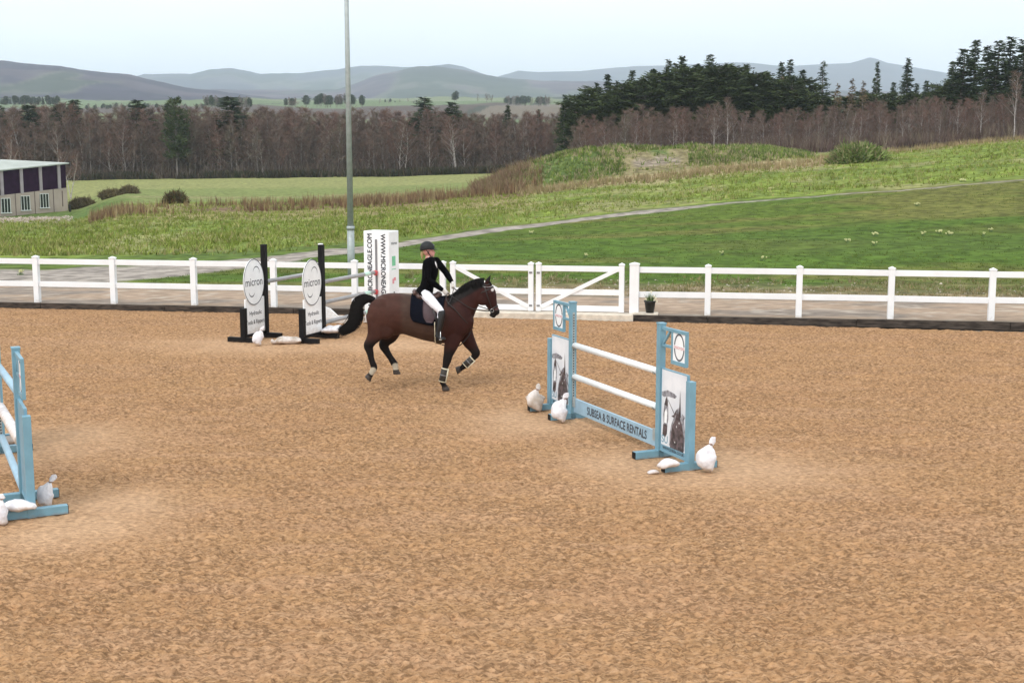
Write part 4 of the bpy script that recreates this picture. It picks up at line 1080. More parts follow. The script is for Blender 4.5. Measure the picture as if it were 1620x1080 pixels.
# tendon boots with fleece edges on the front cannons
def leg_boot(pa, pb, y):
    a = Vector(hp(*pa, y)); b = Vector(hp(*pb, y)); d = b - a
    m_ = MB(); m_.tube([a, a + d * .03, a + d * .97, b], [(.060, .050), (.066, .055), (.069, .058), (.062, .052)], 18, ref=(0, 1, 0)); bt = m_.build('leg_boot', M['bootshell'], horse, True)
    f_ = MB()
    for t in (0.0, 1.0):
        c = a + d * t; f_.tube([c - d.normalized() * .010, c, c + d.normalized() * .010], [(.062, .052), (.073, .063), (.062, .052)], 18, sub=3)
    sd = Vector((-d.z, 0, d.x)).normalized()
    f_.tube([a + sd * .052 + Vector((0, -.030, 0)), b + sd * .056 + Vector((0, -.030, 0))], [.013, .013], 8)
    f_.build('fleece_trim', M['fleece'], bt, True)
    m_ = MB()
    c = a + d * .5; m_.tube([c - d.normalized() * .008 , c + d.normalized() * .008], [(.0705, .0595), (.0705, .0595)], 18)
    m_.build('strap', M['strip'], bt, True)
leg_boot((704.6, 583), (700.2, 603), -.13); leg_boot((747, 571.0), (735.5, 581.5), .13)
# mane: overlapping locks along the crest; forelock
def locks(name, roots, parent, w=.018, seg=4):
    Vv = []; Ff = []; b = 0
    for (p, dirs, ln, width) in roots:
        p = Vector(p); q = p.copy(); prev = None
        for j in range(seg + 1):
            t = j / seg; wj = width * (1 - t) ** .7 + .0008
            c = q; sd = Vector((dirs[2], 0, -dirs[0])) if False else Vector((1, 0, .25)).normalized()
            Vv.append(tuple(c - sd * wj)); Vv.append(tuple(c + sd * wj)); Vv.append(tuple(c + Vector((0, -.006 * (1 - t), 0))))
            q = q + Vector(dirs) * (ln / seg) + Vector((0, 0, -1)) * (ln / seg) * t * .9 + Vector((random.uniform(-.3, .3), 0, 0)) * (ln / seg) * .3
        for j in range(seg):
            a0 = b + j * 3; a1 = a0 + 3
            Ff += [(a0, a0 + 2, a1 + 2, a1), (a0 + 2, a0 + 1, a1 + 1, a1 + 2), (a0 + 1, a0, a1, a1 + 1)]
        b = len(Vv)
    me = np_mesh(name, np.array(Vv), np.array(Ff), True)
    return link(name, me, M['hair'], parent)
rts = []
crest = catmull([[*hp(709, 470.5)], [*hp(717, 467)], [*hp(728, 457.5)], [*hp(738, 450.5)], [*hp(748, 446)], [*hp(758, 443.5)], [*hp(766, 442.8)]], 6)
for i in range(420):
    t = random.random() * (len(crest) - 1.001); j = int(t); c = crest[j] * (1 - (t - j)) + crest[j + 1] * (t - j)
    side = -1 if random.random() < .8 else 1
    rts.append(((c[0], side * random.uniform(.0, .028), c[2] + random.uniform(-.012, .014)), (-.10 + random.uniform(-.12, .12), side * random.uniform(.32, .55), -.62), random.uniform(.10, .17), random.uniform(.006, .014)))
locks('mane', rts, horse)
rts = []
for i in range(60):
    rts.append(((hp(770, 444)[0] + random.uniform(-.02, .03), random.uniform(-.04, .04), hp(770, 445.5)[2]), (.62, random.uniform(-.25, .25), -.55), random.uniform(.08, .15), random.uniform(.005, .010)))
locks('forelock', rts, horse)
# tail: several hundred long strands following the arch
TP = catmull([[*hp(594, 477)], [*hp(585, 474.5)], [*hp(574, 476.5)], [*hp(566, 485)], [*hp(564, 498)], [*hp(560, 511)], [*hp(551, 520)], [*hp(539, 526)]], 5)
TP[:, 1] += 0.0
Vv = []; Ff = []
core = MB(); core.tube([TP[i] for i in (0, 5, 10, 15, 20, 25, 30)], [(rr(4.5), .045), (rr(5.5), .05), (rr(5.6), .055), (rr(6), .06), (rr(6), .06), (rr(4.2), .05), (rr(2), .02)], 14, sub=3)
tail = core.build_remesh('tail', M['hair'], horse, .012, it=3)
for i in range(750):
    st = random.randint(0, 12); en = random.randint(st + 12, len(TP) - 1) if st + 12 < len(TP) - 1 else len(TP) - 1
    if random.random() < .55: en = len(TP) - 1
    a = random.uniform(0, 6.283); rd = math.sqrt(random.random()); base = len(Vv); n = 0
    ox, oy = math.cos(a) * rd, math.sin(a) * rd; wig = random.uniform(0, 6.28)
    for j in range(st, en + 1, 2):
        t = j / (len(TP) - 1); c = TP[j]; tg = TP[min(j + 1, len(TP) - 1)] - TP[max(j - 1, 0)]; tg = tg / np.linalg.norm(tg)
        nn = np.array((-tg[2], 0, tg[0])); sp = rr(3.2 + 5.8 * min(1, t * 1.7)) * (1 + .35 * math.sin(a * 3 + i)) * (1 - .25 * max(0, t - .7) / .3)
        q = c + nn * ox * sp * (1 + .12 * math.sin(wig + j * .4)) + np.array((0, 1, 0)) * oy * .085 * (0.5 + t)
        if t > .85: q = q + np.array((-.3, 0, -.12)) * (t - .85) * random.uniform(-.1, 1.0)
        w = .006 * (1 - (j - st) / max(1, en - st)) + .0015
        Vv.append(q - nn * w); Vv.append(q + nn * w); n += 1
    for k in range(n - 1):
        Ff.append((base + 2 * k, base + 2 * k + 1, base + 2 * k + 3, base + 2 * k + 2))
link('tail_strands', np_mesh('tail_strands', np.array(Vv), np.array(Ff)), M['hair'], tail)
# eyes, nostrils
for sy in (-1, 1):
    m_ = MB(); m_.ball(hp(775.6, 465.2, sy * .098), (.020, .010, .017), 12); m_.build('eye', M['eye'], horse, True)
    m_ = MB(); m_.ball(hp(786.6, 492.6, sy * .066), (.017, .006, .013), 10, Matrix.Rotation(.5, 4, 'Y')); m_.build('nostril', M['eye'], horse, True)

# ---- tack as clothing of the horse
# shells that follow the trunk: sample the trunk section at px
TRa = np.array(TR)
def trunk_pt(pxx, ang, off=0.012):
    """ang measured from the top (0) down the near side (-y) to pi (belly)"""
    t = np.interp(pxx, TRa[:, 0], TRa[:, 1]); b = np.interp(pxx, TRa[:, 0], TRa[:, 2]); w = np.interp(pxx, TRa[:, 0], TRa[:, 3])
    cz = (617 - (t + b) / 2) / SZ; rz = (b - t) / 2 / SX
    return Vector(((pxx - 704) / SX, -math.sin(ang) * (w + off), cz + math.cos(ang) * (rz + off)))
def shell(name, m, outline, off, parent, th=.012, nx=16, na=40, smooth=True):
    """outline(side, u) -> (px0, px1) extents by angle fraction; builds a double-sided saddle-cloth like sheet"""
    Vv = []; Ff = []
    for lay in (0, 1):
        for j in range(na + 1):
            f = -1 + 2 * j / na
            p0, p1, amax = outline(abs(f))
            for i in range(nx + 1):
                pxx = p0 + (p1 - p0) * i / nx
                q = trunk_pt(pxx, f * amax, off + (th if lay else 0)); Vv.append(tuple(q))
    n1_ = (nx + 1) * (na + 1)
    for j in range(na):
        for i in range(nx):
            a = j * (nx + 1) + i; Ff.append((a, a + 1, a + nx + 2, a + nx + 1)); Ff.append((n1_ + a, n1_ + a + nx + 1, n1_ + a + nx + 2, n1_ + a + 1))
    for j in range(na):
        for i in (0, nx):
            a = j * (nx + 1) + i; Ff.append((a, a + nx + 1, n1_ + a + nx + 1, n1_ + a))
    for i in range(nx):
        for j in (0, na):
            a = j * (nx + 1) + i; Ff.append((a, a + 1, n1_ + a + 1, n1_ + a))
    return link(name, np_mesh(name, np.array(Vv), np.array(Ff), smooth), m, parent)
def pad_o(f):
    r = 5 * max(0, (f - .82) / .18) ** 2
    return (651 + r + 1.5 * (1 - f), 706 - 5 * f - r * .6, 1.72)
shell('saddle_cloth', M['pad'], pad_o, .014, horse, .016)
def gir_o(f): return (690.5, 698.5, math.pi * .999)
shell('girth', M['tack'], gir_o, .008, horse, .014, 4, 60)
m_ = MB(); m_.tube([trunk_pt(689.6, a, .030) for a in np.linspace(1.55, 2.9, 14)], [(.009, .009)] * 14, 8); m_.build('girth_trim', M['fleece'], horse, True)
# saddle
saddle = None
m_ = MB()
m_.tube([hp(659.5, 469), hp(664, 470), hp(672, 472), hp(682, 472.5), hp(691, 470.5), hp(696, 466.5), hp(698, 464.5)],
        [(rr(4.5), .13), (rr(6.5), .19), (rr(6), .17), (rr(5.5), .14), (rr(5.5), .11), (rr(5), .09), (rr(3), .05)], 20, sub=4)
m_.tube([hp(658, 466.5, -.14), hp(657, 463.5, -.08), hp(656.5, 462.8, 0), hp(657, 463.5, .08), hp(658, 466.5, .14)], [.03, .038, .04, .038, .03], 12, ref=(0, 0, 1), sub=3)
saddle = m_.build_remesh('saddle', M['leather'], horse, .010, it=3)
for sy in (1, -1):
    Vv = []; Ff = []; NXX, NA = 10, 16
    for lay in (0, 1):
        for j in range(NA + 1):
            f = j / NA; ang = .35 + f * 1.25
            bulge = 4 * math.sin(math.pi * min(1, f * 1.1))
            r = 4.5 * max(0, (f - .8) / .2) ** 2
            for i in range(NXX + 1):
                pxx = (673 + r - 2 * math.sin(math.pi * f)) + ((690 + bulge - r) - (673 + r - 2 * math.sin(math.pi * f))) * i / NXX
                q = trunk_pt(pxx, ang, .036 + .009 * lay); q.y *= sy; Vv.append(tuple(q))
    n1_ = (NXX + 1) * (NA + 1)
    for j in range(NA):
        for i in range(NXX):
            a = j * (NXX + 1) + i; Ff.append((a, a + 1, a + NXX + 2, a + NXX + 1)); Ff.append((n1_ + a, n1_ + a + 1, n1_ + a + NXX + 2, n1_ + a + NXX + 1))
    for j in range(NA):
        for i in (0, NXX): a = j * (NXX + 1) + i; Ff.append((a, a + NXX + 1, n1_ + a + NXX + 1, n1_ + a))
    for i in range(NXX): a = NA * (NXX + 1) + i; Ff.append((a, a + 1, n1_ + a + 1, n1_ + a))
    link('saddle_flap', np_mesh('saddle_flap', np.array(Vv), np.array(Ff), True), M['flap'], saddle)
    # stirrup
    m_ = MB(); y = -sy * .375; fx, fz = 699.0, 533.5
    m_.tube([hp(686, 482, -sy * .315), hp(691, 500, -sy * .36), hp(fx - 1, 520.5, y)], [(.012, .003)] * 3, 8, ref=(0, 1, 0)); m_.build('stirrup_leather', M['tack'], saddle, True)
    m_ = MB(); c = Vector(hp(fx, 527.5, y))
    m_.tube([c + Vector((0, -.055, -.065)), c + Vector((0, -.06, -.02)), c + Vector((0, -.03, .055)), c + Vector((0, 0, .075)), c + Vector((0, .03, .055)), c + Vector((0, .06, -.02)), c + Vector((0, .055, -.065))], [.008] * 7, 8, ref=(1, 0, 0), sub=3)
    m_.box(c.x - .022, c.x + .022, c.y - .06, c.y + .06, c.z - .078, c.z - .062); m_.build('stirrup', M['metal'], saddle, True)
# bridle
def strap(pts, w=.011, th=.004, m='tack', name='strap', parent=None, sub=4):
    m_ = MB(); m_.tube(pts, [(w, th)] * len(pts), 8, ref=(0, 1, 0), sub=sub); return m_.build(name, M[m], parent or horse, True)
bridle = None
m_ = MB()
def hring(cx, cy, dx, dy, rp, rl, w):
    """strap loop round the head: centre px, axis direction, in-plane and lateral radius"""
    d = Vector((dx, 0, -dy)).normalized(); m_.tube([Vector(hp(cx, cy)) - d * w, Vector(hp(cx, cy)) + d * w], [(rr(rp), rl)] * 2, 24)
hring(780.3, 488.6, .42, .9, 8.6, .070, .011)         # noseband
hring(768.3, 461.5, .42, .9, 14.0, .106, .010)        # throat/brow level
hring(765.5, 453.5, .25, .95, 10.6, .082, .009)       # headpiece
m_.tube([hp(767, 455, -.09), hp(770.5, 466, -.116), hp(774, 477, -.104), hp(777.5, 487, -.078)], [(.009, .004)] * 4, 8, sub=3)
m_.tube([hp(767, 455, .09), hp(770.5, 466, .116), hp(774, 477, .104), hp(777.5, 487, .078)], [(.009, .004)] * 4, 8, sub=3)
bridle = m_.build('bridle', M['tack'], horse, True)
m_ = MB(); m_.tube([hp(764.5, 455, -.088), hp(773.5, 455.5, -.088), hp(779.2, 454.2, -.045), hp(780.6, 453.8, 0), hp(779.2, 454.2, .045), hp(773.5, 455.5, .088)], [(.010, .004)] * 6, 8, ref=(0, 0, 1), sub=3); m_.build('browband', M['metal'], bridle, True)
for sy in (-1, 1):
    m_ = MB(); c = Vector(hp(778.6, 492.5, sy * .072)); n = 14
    m_.tube([c + Vector((math.cos(a) * .030, 0, math.sin(a) * .030)) for a in np.linspace(0, 2 * math.pi, n)], [.004] * n, 6, ref=(0, 1, 0)); m_.build('bit_ring', M['metal'], bridle, True)
strap([hp(778.5, 492.8, -.08), hp(765, 492, -.13), hp(745, 487.5, -.15), hp(728, 477.5, -.13), hp(713, 468, -.10), hp(708.5, 464.5, -.095)], .008, .003, name='rein', parent=bridle)
strap([hp(778.5, 492.8, .08), hp(765, 490, .13), hp(745, 482, .15), hp(730, 470, .10), hp(721, 460.5, .03), hp(718.5, 457.5, .02)], .008, .003, name='rein', parent=bridle)
strap([hp(708.5, 464.5, -.095), hp(707, 474, -.18), hp(712, 478, -.19), hp(716, 468, -.06), hp(718.5, 457.5, .02)], .007, .003, name='rein', parent=bridle)
strap([hp(709, 478, -.215), hp(722, 490, -.245), hp(733, 503, -.225), hp(744, 516, -.13), hp(749, 521, 0)], .010, .004, name='breastplate_strap')
strap([hp(748, 519, 0), hp(741, 533, -.02), hp(730, 545.5, -.03), hp(722, 549.5, -.03), hp(712, 549, -.02), hp(699, 547, 0)], .010, .004, name='breastplate_strap')

# ------------------------------------------------------------------ rider
rider = empty('person', (H0.x, H0.y, 0), 0, 'rider in black helmet, black jacket, white breeches and tall black boots', 'person')
RS = [(677, 417, -.165), (680.5, 443, -.25), (701.5, 459.5, -.155), (706.5, 463.5, -.115)]       # right shoulder, elbow, wrist, knuckles
LS = [(690, 415.5, .135), (704.5, 434, .20), (715.2, 449.5, .10), (718, 455, .045)]
def P3(t): return Vector(hp(*t))
def hand_mesh(m_, wrist, kn, side, grow=0.0):
    """fist closed round the rein: palm, four curled fingers of different lengths and a thumb on top; side=+1 left hand"""
    w = P3(wrist); k = P3(kn); d = (k - w).normalized(); upv = Vector((0, 0, 1)); lat = d.cross(upv).normalized() * side     # lat points to the palm side (inwards)
    up = lat.cross(d).normalized(); up = up if up.z > 0 else -up
    pc = w + d * .055
    m_.tube([w - d * .01, w + d * .03, w + d * .075, w + d * .095], [(.024 + grow, .020 + grow), (.036 + grow, .018 + grow), (.040 + grow, .017 + grow), (.034 + grow, .014 + grow)], 14, ref=tuple(lat), sub=3)
    for i, ln in enumerate((.92, 1.0, .95, .78)):
        o = up * (.030 - i * .020); b = w + d * .088 + o; s = ln
        pts = [b - d * .01, b + d * .026 * s + lat * .006, b + d * .034 * s + lat * .030 * s, b + d * .014 * s + lat * .043 * s, b - d * .006 + lat * .034 * s]
        m_.tube(pts, [.0095 + grow, .0092 + grow, .0088 + grow, .0082 + grow, .007 + grow], 10, ref=tuple(up), sub=3)
    b = w + d * .030 + up * .028 + lat * .012
    m_.tube([b, b + d * .024 + up * .014 + lat * .012, b + d * .050 + up * .016 + lat * .022, b + d * .066 + up * .010 + lat * .026], [.012 + grow, .0115 + grow, .0105 + grow, .008 + grow], 10, ref=tuple(up), sub=3)
def arm(m_, A, g=0.0, cut=1.0):
    s, e, w, k = [P3(t) for t in A]
    m_.tube([s, s.lerp(e, .5), e, e.lerp(w, .35), e.lerp(w, .75), w], [.052 + g, .047 + g, .040 + g, .040 + g, .030 + g * .9, .024 + g * .9], 14, ref=(0, 0, 1), sub=3)
def leg(m_, sy, g=0.0, parts=(0, 9)):
    q = [(672, 465, .10, .085), (681, 473, .19, .083), (691, 482.5, .285, .070), (699, 491, .325, .056), (699, 502, .345, .056), (697, 514, .36, .047), (695, 526, .365, .036), (694.5, 529.5, .365, .038)]
    q = q[parts[0]:parts[1]]
    m_.tube([hp(a, b, sy * y) for a, b, y, r in q], [r + g for *_, r in q], 16, ref=(0, 1, 0), sub=3)
def torso(m_, g=0.0, hem=False):
    q = [(672.5, 468.5, 0, .13, .165), (674.5, 461, 0, .115, .155), (677, 452, .0, .105, .130), (679.5, 443, .0, .112, .138), (681.5, 432, .0, .128, .160), (681.5, 422, .0, .118, .180), (680.5, 414.5, -.005, .085, .165), (679.5, 410.5, 0, .05, .09)]
    if hem: q = [(668.5, 468.5, 0, .125, .20), (672.5, 464, 0, .125, .18)] + q[1:]
    m_.tube([hp(a, b, y) for a, b, y, r, w in q], [(r + g, w + g) for *_, r, w in q], 24, ref=(-.30, 1, 0), sub=3)
def head(m_):
    m_.tube([hp(678, 414), hp(679.3, 409), hp(680, 405)], [.052, .050, .052], 14, sub=3)
    m_.ball(hp(678.5, 398.5), (.098, .075, .112), 22)
    m_.tube([hp(681.5, 402.5), hp(683.0, 406), hp(683.6, 408.6)], [(.068, .062), (.052, .05), (.026, .028)], 14, sub=3)   # face and jaw
    m_.ball(hp(686.9, 408.3), (.016, .022, .014), 8)          # chin
    m_.tube([hp(686.7, 399.0), hp(687.9, 401.2), hp(688.9, 403.0), hp(687.4, 403.9)], [.008, .010, .013, .011], 8, sub=3)      # nose
    m_.ball(hp(687.6, 405.6), (.011, .022, .006), 8); m_.ball(hp(687.5, 406.6), (.011, .019, .006), 8)   # lips
    for sy in (-1, 1):
        m_.ball(hp(686.3, 398.3, sy * .03), (.012, .020, .006), 8)      # brow
        m_.ball(hp(677.6, 401.8, sy * .076), (.012, .009, .022), 10)    # ear
mb = MB(); torso(mb); arm(mb, RS); arm(mb, LS); hand_mesh(mb, RS[2], RS[3], -1); hand_mesh(mb, LS[2], LS[3], 1); leg(mb, -1); leg(mb, 1)
for sy in (-1, 1): mb.tube([hp(694.3, 529, sy * .365), hp(698, 531.2, sy * .372), hp(703.5, 532.3, sy * .378), hp(705.5, 532.3, sy * .38)], [(.036, .036), (.032, .042), (.024, .044), (.014, .03)], 14, sub=3)
head(mb)
mb.tube([hp(678, 420), hp(678.5, 410)], [.07, .05], 12)
body = mb.build_remesh('body', M['skin'], rider, .0065, it=3)
# clothes
mb = MB(); torso(mb, .014, True); arm(mb, RS, .016); arm(mb, LS, .016)
for A in (RS, LS): mb.ball(hp(*A[0]), (.066, .066, .06), 14)
mb.tube([hp(667, 467.5, -.05), hp(664.5, 471, -.05)], [(.05, .12), (.02, .10)], 12)
jk = mb.build_remesh('jacket', M['jacket'], rider, .010, it=2)
mb = MB()
for i, z in enumerate((440, 447, 454)): mb.ball(hp(690.5 - (i) * .6, z, -.075), (.010, .010, .010), 8)
mb.build('buttons', M['tack'], jk, True)
# shirt front and stock showing in the jacket opening
mb = MB()
mb.tube([hp(683.8, 411.2, -.055), hp(687.0, 414.5, -.098), hp(690.3, 419.5, -.120), hp(692.8, 425.5, -.108)], [(.036, .040), (.030, .040), (.022, .032), (.006, .008)], 12, sub=3)
mb.tube([hp(680.3, 412.5), hp(681.0, 409.2)], [(.064, .064), (.058, .058)], 16)
mb.build('shirt', M['shirt'], rider, True)
mb = MB(); leg(mb, -1, .009, (0, 5)); leg(mb, 1, .009, (0, 5)); q = [(672, 470, 0, .11, .15), (674.5, 459, 0, .11, .14)]
mb.tube([hp(a, b, y) for a, b, y, r, w in q], [(r, w) for *_, r, w in q], 20, sub=3)
mb.build_remesh('breeches', M['breech'], rider, .010, it=2)
for sy in (-1, 1):
    mb = MB(); q = [(700.0, 489.5, .333, .063), (700.3, 494, .338, .068), (699.5, 502, .347, .066), (697.5, 514, .361, .056), (695.5, 523, .366, .046), (694.2, 530, .366, .050)]
    mb.tube([hp(a, b, sy * y) for a, b, y, r in q], [r for *_, r in q], 18, sub=4)
    mb.tube([hp(691.2, 530.5, sy * .366), hp(694, 531.0, sy * .367), hp(699, 532, sy * .373), hp(704.5, 532.8, sy * .378), hp(707.2, 533, sy * .38)], [(.040, .038), (.046, .045), (.038, .047), (.030, .048), (.014, .03)], 16, sub=3)
    mb.box(hp(691, 0)[0], hp(694.5, 0)[0], sy * .366 - .034, sy * .366 + .034, hp(0, 536.6)[2], hp(0, 533.5)[2])
    mb.build_remesh('riding_boot', M['ridingboot'], rider, .009, it=2)
mb = MB(); hand_mesh(mb, RS[2], RS[3], -1, .002); mb.build_remesh('glove', M['glove'], rider, .0055, it=1)
mb = MB(); hand_mesh(mb, LS[2], LS[3], 1, .002); mb.build_remesh('glove', M['glove'], rider, .0055, it=1)
# helmet: shell, peak, harness
mb = MB(); n = 28; c = Vector(hp(677.3, 395.3))
rows = [(math.pi / 2 * j / 9) for j in range(10)] + [math.pi / 2 + .16, math.pi / 2 + .34]
vs = []; fs = []
for th in rows:
    for k in range(n):
        a = 2 * math.pi * k / n; back = max(0, -math.cos(a)); 
        tz = math.cos(th) if th <= math.pi / 2 else -(th - math.pi / 2) * (0.55 + .75 * back)
        sr = math.sin(min(th, math.pi / 2)) * (1 if th <= math.pi / 2 else 1 - .03 * (th - math.pi / 2))
        vs.append(tuple(c + Vector((math.cos(a) * .128 * sr, math.sin(a) * .104 * sr, tz * .118))))
for j in range(len(rows) - 1):
    for k in range(n): k2 = (k + 1) % n; fs.append((j * n + k, (j + 1) * n + k, (j + 1) * n + k2, j * n + k2))
mb.add(vs, fs)
he = mb.build('helmet', M['helmet'], rider, True)
so = he.modifiers.new('t', 'SOLIDIFY'); so.thickness = .012; so.offset = -1
mb = MB()   # peak
vs = []; 
for t in (0, 1):
    for k in range(13):
        a = R(-62 + k * 124 / 12); ln = .118 + t * .062 * math.cos(a * 1.25)
        vs.append(tuple(c + Vector((math.cos(a) * ln, math.sin(a) * (.100 if not t else .104), -.012 - t * .012))))
vb = [(x_, y_, z_ - .006) for x_, y_, z_ in vs]
fs = [(k, k + 1, 14 + k, 13 + k) for k in range(12)] + [(26 + k, 39 + k, 40 + k, 27 + k) for k in range(12)] + [(13 + k, 14 + k, 40 + k, 39 + k) for k in range(12)]
mb.add(vs + vb, fs); mb.build('peak', M['helmet'], he, True)
mb = MB(); mb.box(c.x + .10, c.x + .122, -.012, .012, c.z + .035, c.z + .062); mb.build('badge', M['strip'], he, True)
mb = MB()
for sy in (-1, 1):
    mb.tube([hp(676.5, 398, sy * .088), hp(679.5, 403, sy * .080), hp(684.2, 409.6, sy * .030), hp(685.0, 410.3, 0)], [(.008, .004)] * 4, 8, sub=3)
    mb.tube([hp(681.0, 398, sy * .092), hp(679.5, 403, sy * .080)], [(.006, .003)] * 2, 8)
mb.build('chin_strap', M['tack'], he, True)
for sy in (-1, 1):
    mb = MB(); mb.ball(hp(686.2, 400.3, sy * .030), (.006, .011, .006), 8); mb.build('eye', M['eye'], rider, True)
mb = MB(); mb.tube([hp(670.5, 401), hp(669, 404.5), hp(669.0, 409), hp(669.5, 414)], [(.028, .035), (.026, .032), (.018, .022), (.006, .008)], 12, sub=3); mb.ball(hp(672.5, 402.5), (.035, .05, .03), 12)
mb.build('hair', M['blond'], rider, True)

# ------------------------------------------------------------------ vegetation builders (numpy)
def quads_sticks(A, B, w0, w1, rg):
    """flat tapering slivers from A to B (n,3) with widths"""
    A = np.asarray(A); B = np.asarray(B); d = B - A
    r = rg.normal(size=A.shape); s = np.cross(d, r); s /= (np.linalg.norm(s, axis=1, keepdims=True) + 1e-9)
    w0 = np.broadcast_to(w0, (len(A),))[:, None] / 2; w1 = np.broadcast_to(w1, (len(A),))[:, None] / 2
    V = np.stack([A - s * w0, A + s * w0, B + s * w1, B - s * w1], 1).reshape(-1, 3)
    return V, np.arange(len(A) * 4).reshape(-1, 4)
def tubes(paths, n=5):
    V = []; Fq = []
    for pts, rad in paths:
        b = len(V)
        for i, (p, r) in enumerate(zip(pts, rad)):
            t = pts[min(i + 1, len(pts) - 1)] - pts[max(i - 1, 0)]; t = t / (np.linalg.norm(t) + 1e-9)
            u = np.cross(t, (0.3, 1, 0.1)); u /= np.linalg.norm(u); v = np.cross(t, u)
            for k in range(n):
                a = 2 * math.pi * k / n; V.append(p + (u * math.cos(a) + v * math.sin(a)) * r)
        for i in range(len(pts) - 1):
            for k in range(n): Fq.append((b + i * n + k, b + i * n + (k + 1) % n, b + (i + 1) * n + (k + 1) % n, b + (i + 1) * n + k))
    return np.array(V), np.array(Fq)
def birch_mesh(seed, H=12.0, spread=1.0, ntw=1.0, low=.22, forks=1):
    rg = np.random.default_rng(seed); paths = []; ta = []; tb_ = []
    def bend(p, d, L, n, up, jit):
        pts = [p]; d = d / np.linalg.norm(d)
        for i in range(n):
            d = d + np.array((0, 0, up)) + rg.normal(size=3) * jit; d /= np.linalg.norm(d); pts.append(pts[-1] + d * L / n)
        return pts, d
    trunks = []
    for f in range(forks):
        d0 = np.array((rg.normal() * .05 + (f - (forks - 1) / 2) * .28, rg.normal() * .05, 1))
        pts, _ = bend(np.array((0, 0, 0.)), d0, H * rg.uniform(.85, 1) if f else H, 9, .10, .05)
        rad = [0.012 * H * (1 - i / 9.6) + .01 for i in range(10)]
        paths.append((pts, rad)); trunks.append(pts)
    for pts in trunks:
        nl = int(22 / forks ** .5)
        for j in range(nl):
            t = low + (1 - low) * (j + rg.random()) / nl; t = min(t, .98); i = int(t * 9); p = pts[i] + (pts[i + 1] - pts[i]) * (t * 9 - i)
            az = rg.uniform(0, 6.28); el = rg.uniform(.6, 1.3); L = H * (.30 * (1 - t) + .09) * spread * rg.uniform(.7, 1.2)
            lp, _ = bend(p, np.array((math.cos(az), math.sin(az), el)), L, 4, .12, .10)
            paths.append((lp, [0.004 * H * (1 - t * .6) * (1 - k / 4.6) + .006 for k in range(5)]))
            for b in range(6):
                u = rg.uniform(.25, 1); k = min(3, int(u * 4)); q = lp[k] + (lp[k + 1] - lp[k]) * (u * 4 - k)
                a2 = rg.uniform(0, 6.28); Lb = L * rg.uniform(.25, .5); dd = np.array((math.cos(a2), math.sin(a2), rg.uniform(.2, 1.0)))
                bp, _ = bend(q, dd, Lb, 2, .02, .15); ta += [bp[0], bp[1]]; tb_ += [bp[1], bp[2]]
                m = int(13 * ntw)
                for w in range(m):
                    s = rg.uniform(0, 1); c = bp[0] + (bp[2] - bp[0]) * s; a3 = rg.uniform(0, 6.28); l3 = rg.uniform(.35, .95) * H / 12
                    e = c + np.array((math.cos(a3), math.sin(a3), rg.uniform(-.1, 1.2))) * l3 * .75
                    ta.append(c); tb_.append(e)
    ta = np.array(ta); tb_ = np.array(tb_); w = np.full(len(ta), .036 * (H / 12))
    V2, F2 = quads_sticks(ta, tb_, w, w * .5, rg)
    V1, F1 = tubes(paths)
    return (V1, F1), (V2, F2)
def conifer_mesh(seed, H=15.0, R0=2.8, base=.12, dens=1.0, pine=False, cone=1.0):
    rg = np.random.default_rng(seed); paths = [([np.array((0, 0, 0.)), np.array((rg.normal() * .1, rg.normal() * .1, H * .5)), np.array((0, 0, H * .98))], [H * .016, H * .010, .02])]
    A = []; B = []; W = []
    z = H * base
    while z < H * .985:
        t = (z - H * base) / (H * (1 - base))
        r = R0 * ((1 - t) ** cone) * rg.uniform(.72, 1.12) + .10
        if pine: r = R0 * math.sin(math.pi * min(1, .18 + t * .80)) ** .7 * rg.uniform(.6, 1.15)
        nb = int((7 if not pine else 6) * dens)
        for k in range(nb):
            az = rg.uniform(0, 6.28); L = r * rg.uniform(.6, 1.15); dz = (-.25 + .55 * t) if not pine else rg.uniform(0, .5)
            p0 = np.array((0, 0, z + rg.uniform(-.2, .2))); d = np.array((math.cos(az), math.sin(az), dz)); tip = p0 + d * L + np.array((0, 0, .08 * L))
            if L > .6: paths.append(([p0, (p0 + tip) / 2 + np.array((0, 0, -.04 * L)), tip], [.03, .02, .008]))
            m = int(L * 9 * dens) + 4
            for q in range(m):
                u = rg.uniform(.15 if not pine else .4, 1.02); c = p0 + (tip - p0) * u + rg.normal(size=3) * np.array((.10, .10, .06)) * (1 if not pine else 2.2)
                a2 = az + rg.normal() * 1.0; l2 = rg.uniform(.22, .55) * (1.15 - .3 * t)
                e = c + np.array((math.cos(a2), math.sin(a2), rg.uniform(-.55, .25) if not pine else rg.uniform(-.2, .9))) * l2
                A.append(c); B.append(e); W.append(rg.uniform(.10, .22))
        z += rg.uniform(.30, .55) * (1 if not pine else 1.1) * (H / 15) ** .5
    A = np.array(A); B = np.array(B); W = np.array(W)
    V2, F2 = quads_sticks(A, B, W, W * .35, rg); V1, F1 = tubes(paths)
    return (V1, F1), (V2, F2)
TREES = {}
def proto(key, gen, mt, mc):
    (V1, F1), (V2, F2) = gen
    m1 = np_mesh(key + '_trunk', V1, F1, True); m1.materials.append(mt); m2 = np_mesh(key + '_crown', V2, F2); m2.materials.append(mc)
    TREES[key] = (m1, m2, V1, F1, V2, F2)
for i in range(7): proto('birch%d' % i, birch_mesh(100 + i, 12, 1.0 + .1 * (i % 3), 1.0, .05 + .04 * (i % 3)), [M['bark'], M['bark'], M['palebark']][i % 3], [M['twig'], M['twigred'], M['twig'], M['twigbrown']][i % 4])
proto('palebirch', birch_mesh(150, 12, 1.25, .8, .30, 2), M['palebark'], M['twigred'])
proto('palebirch2', birch_mesh(151, 12, 1.1, .8, .35, 1), M['palebark'], M['twig'])
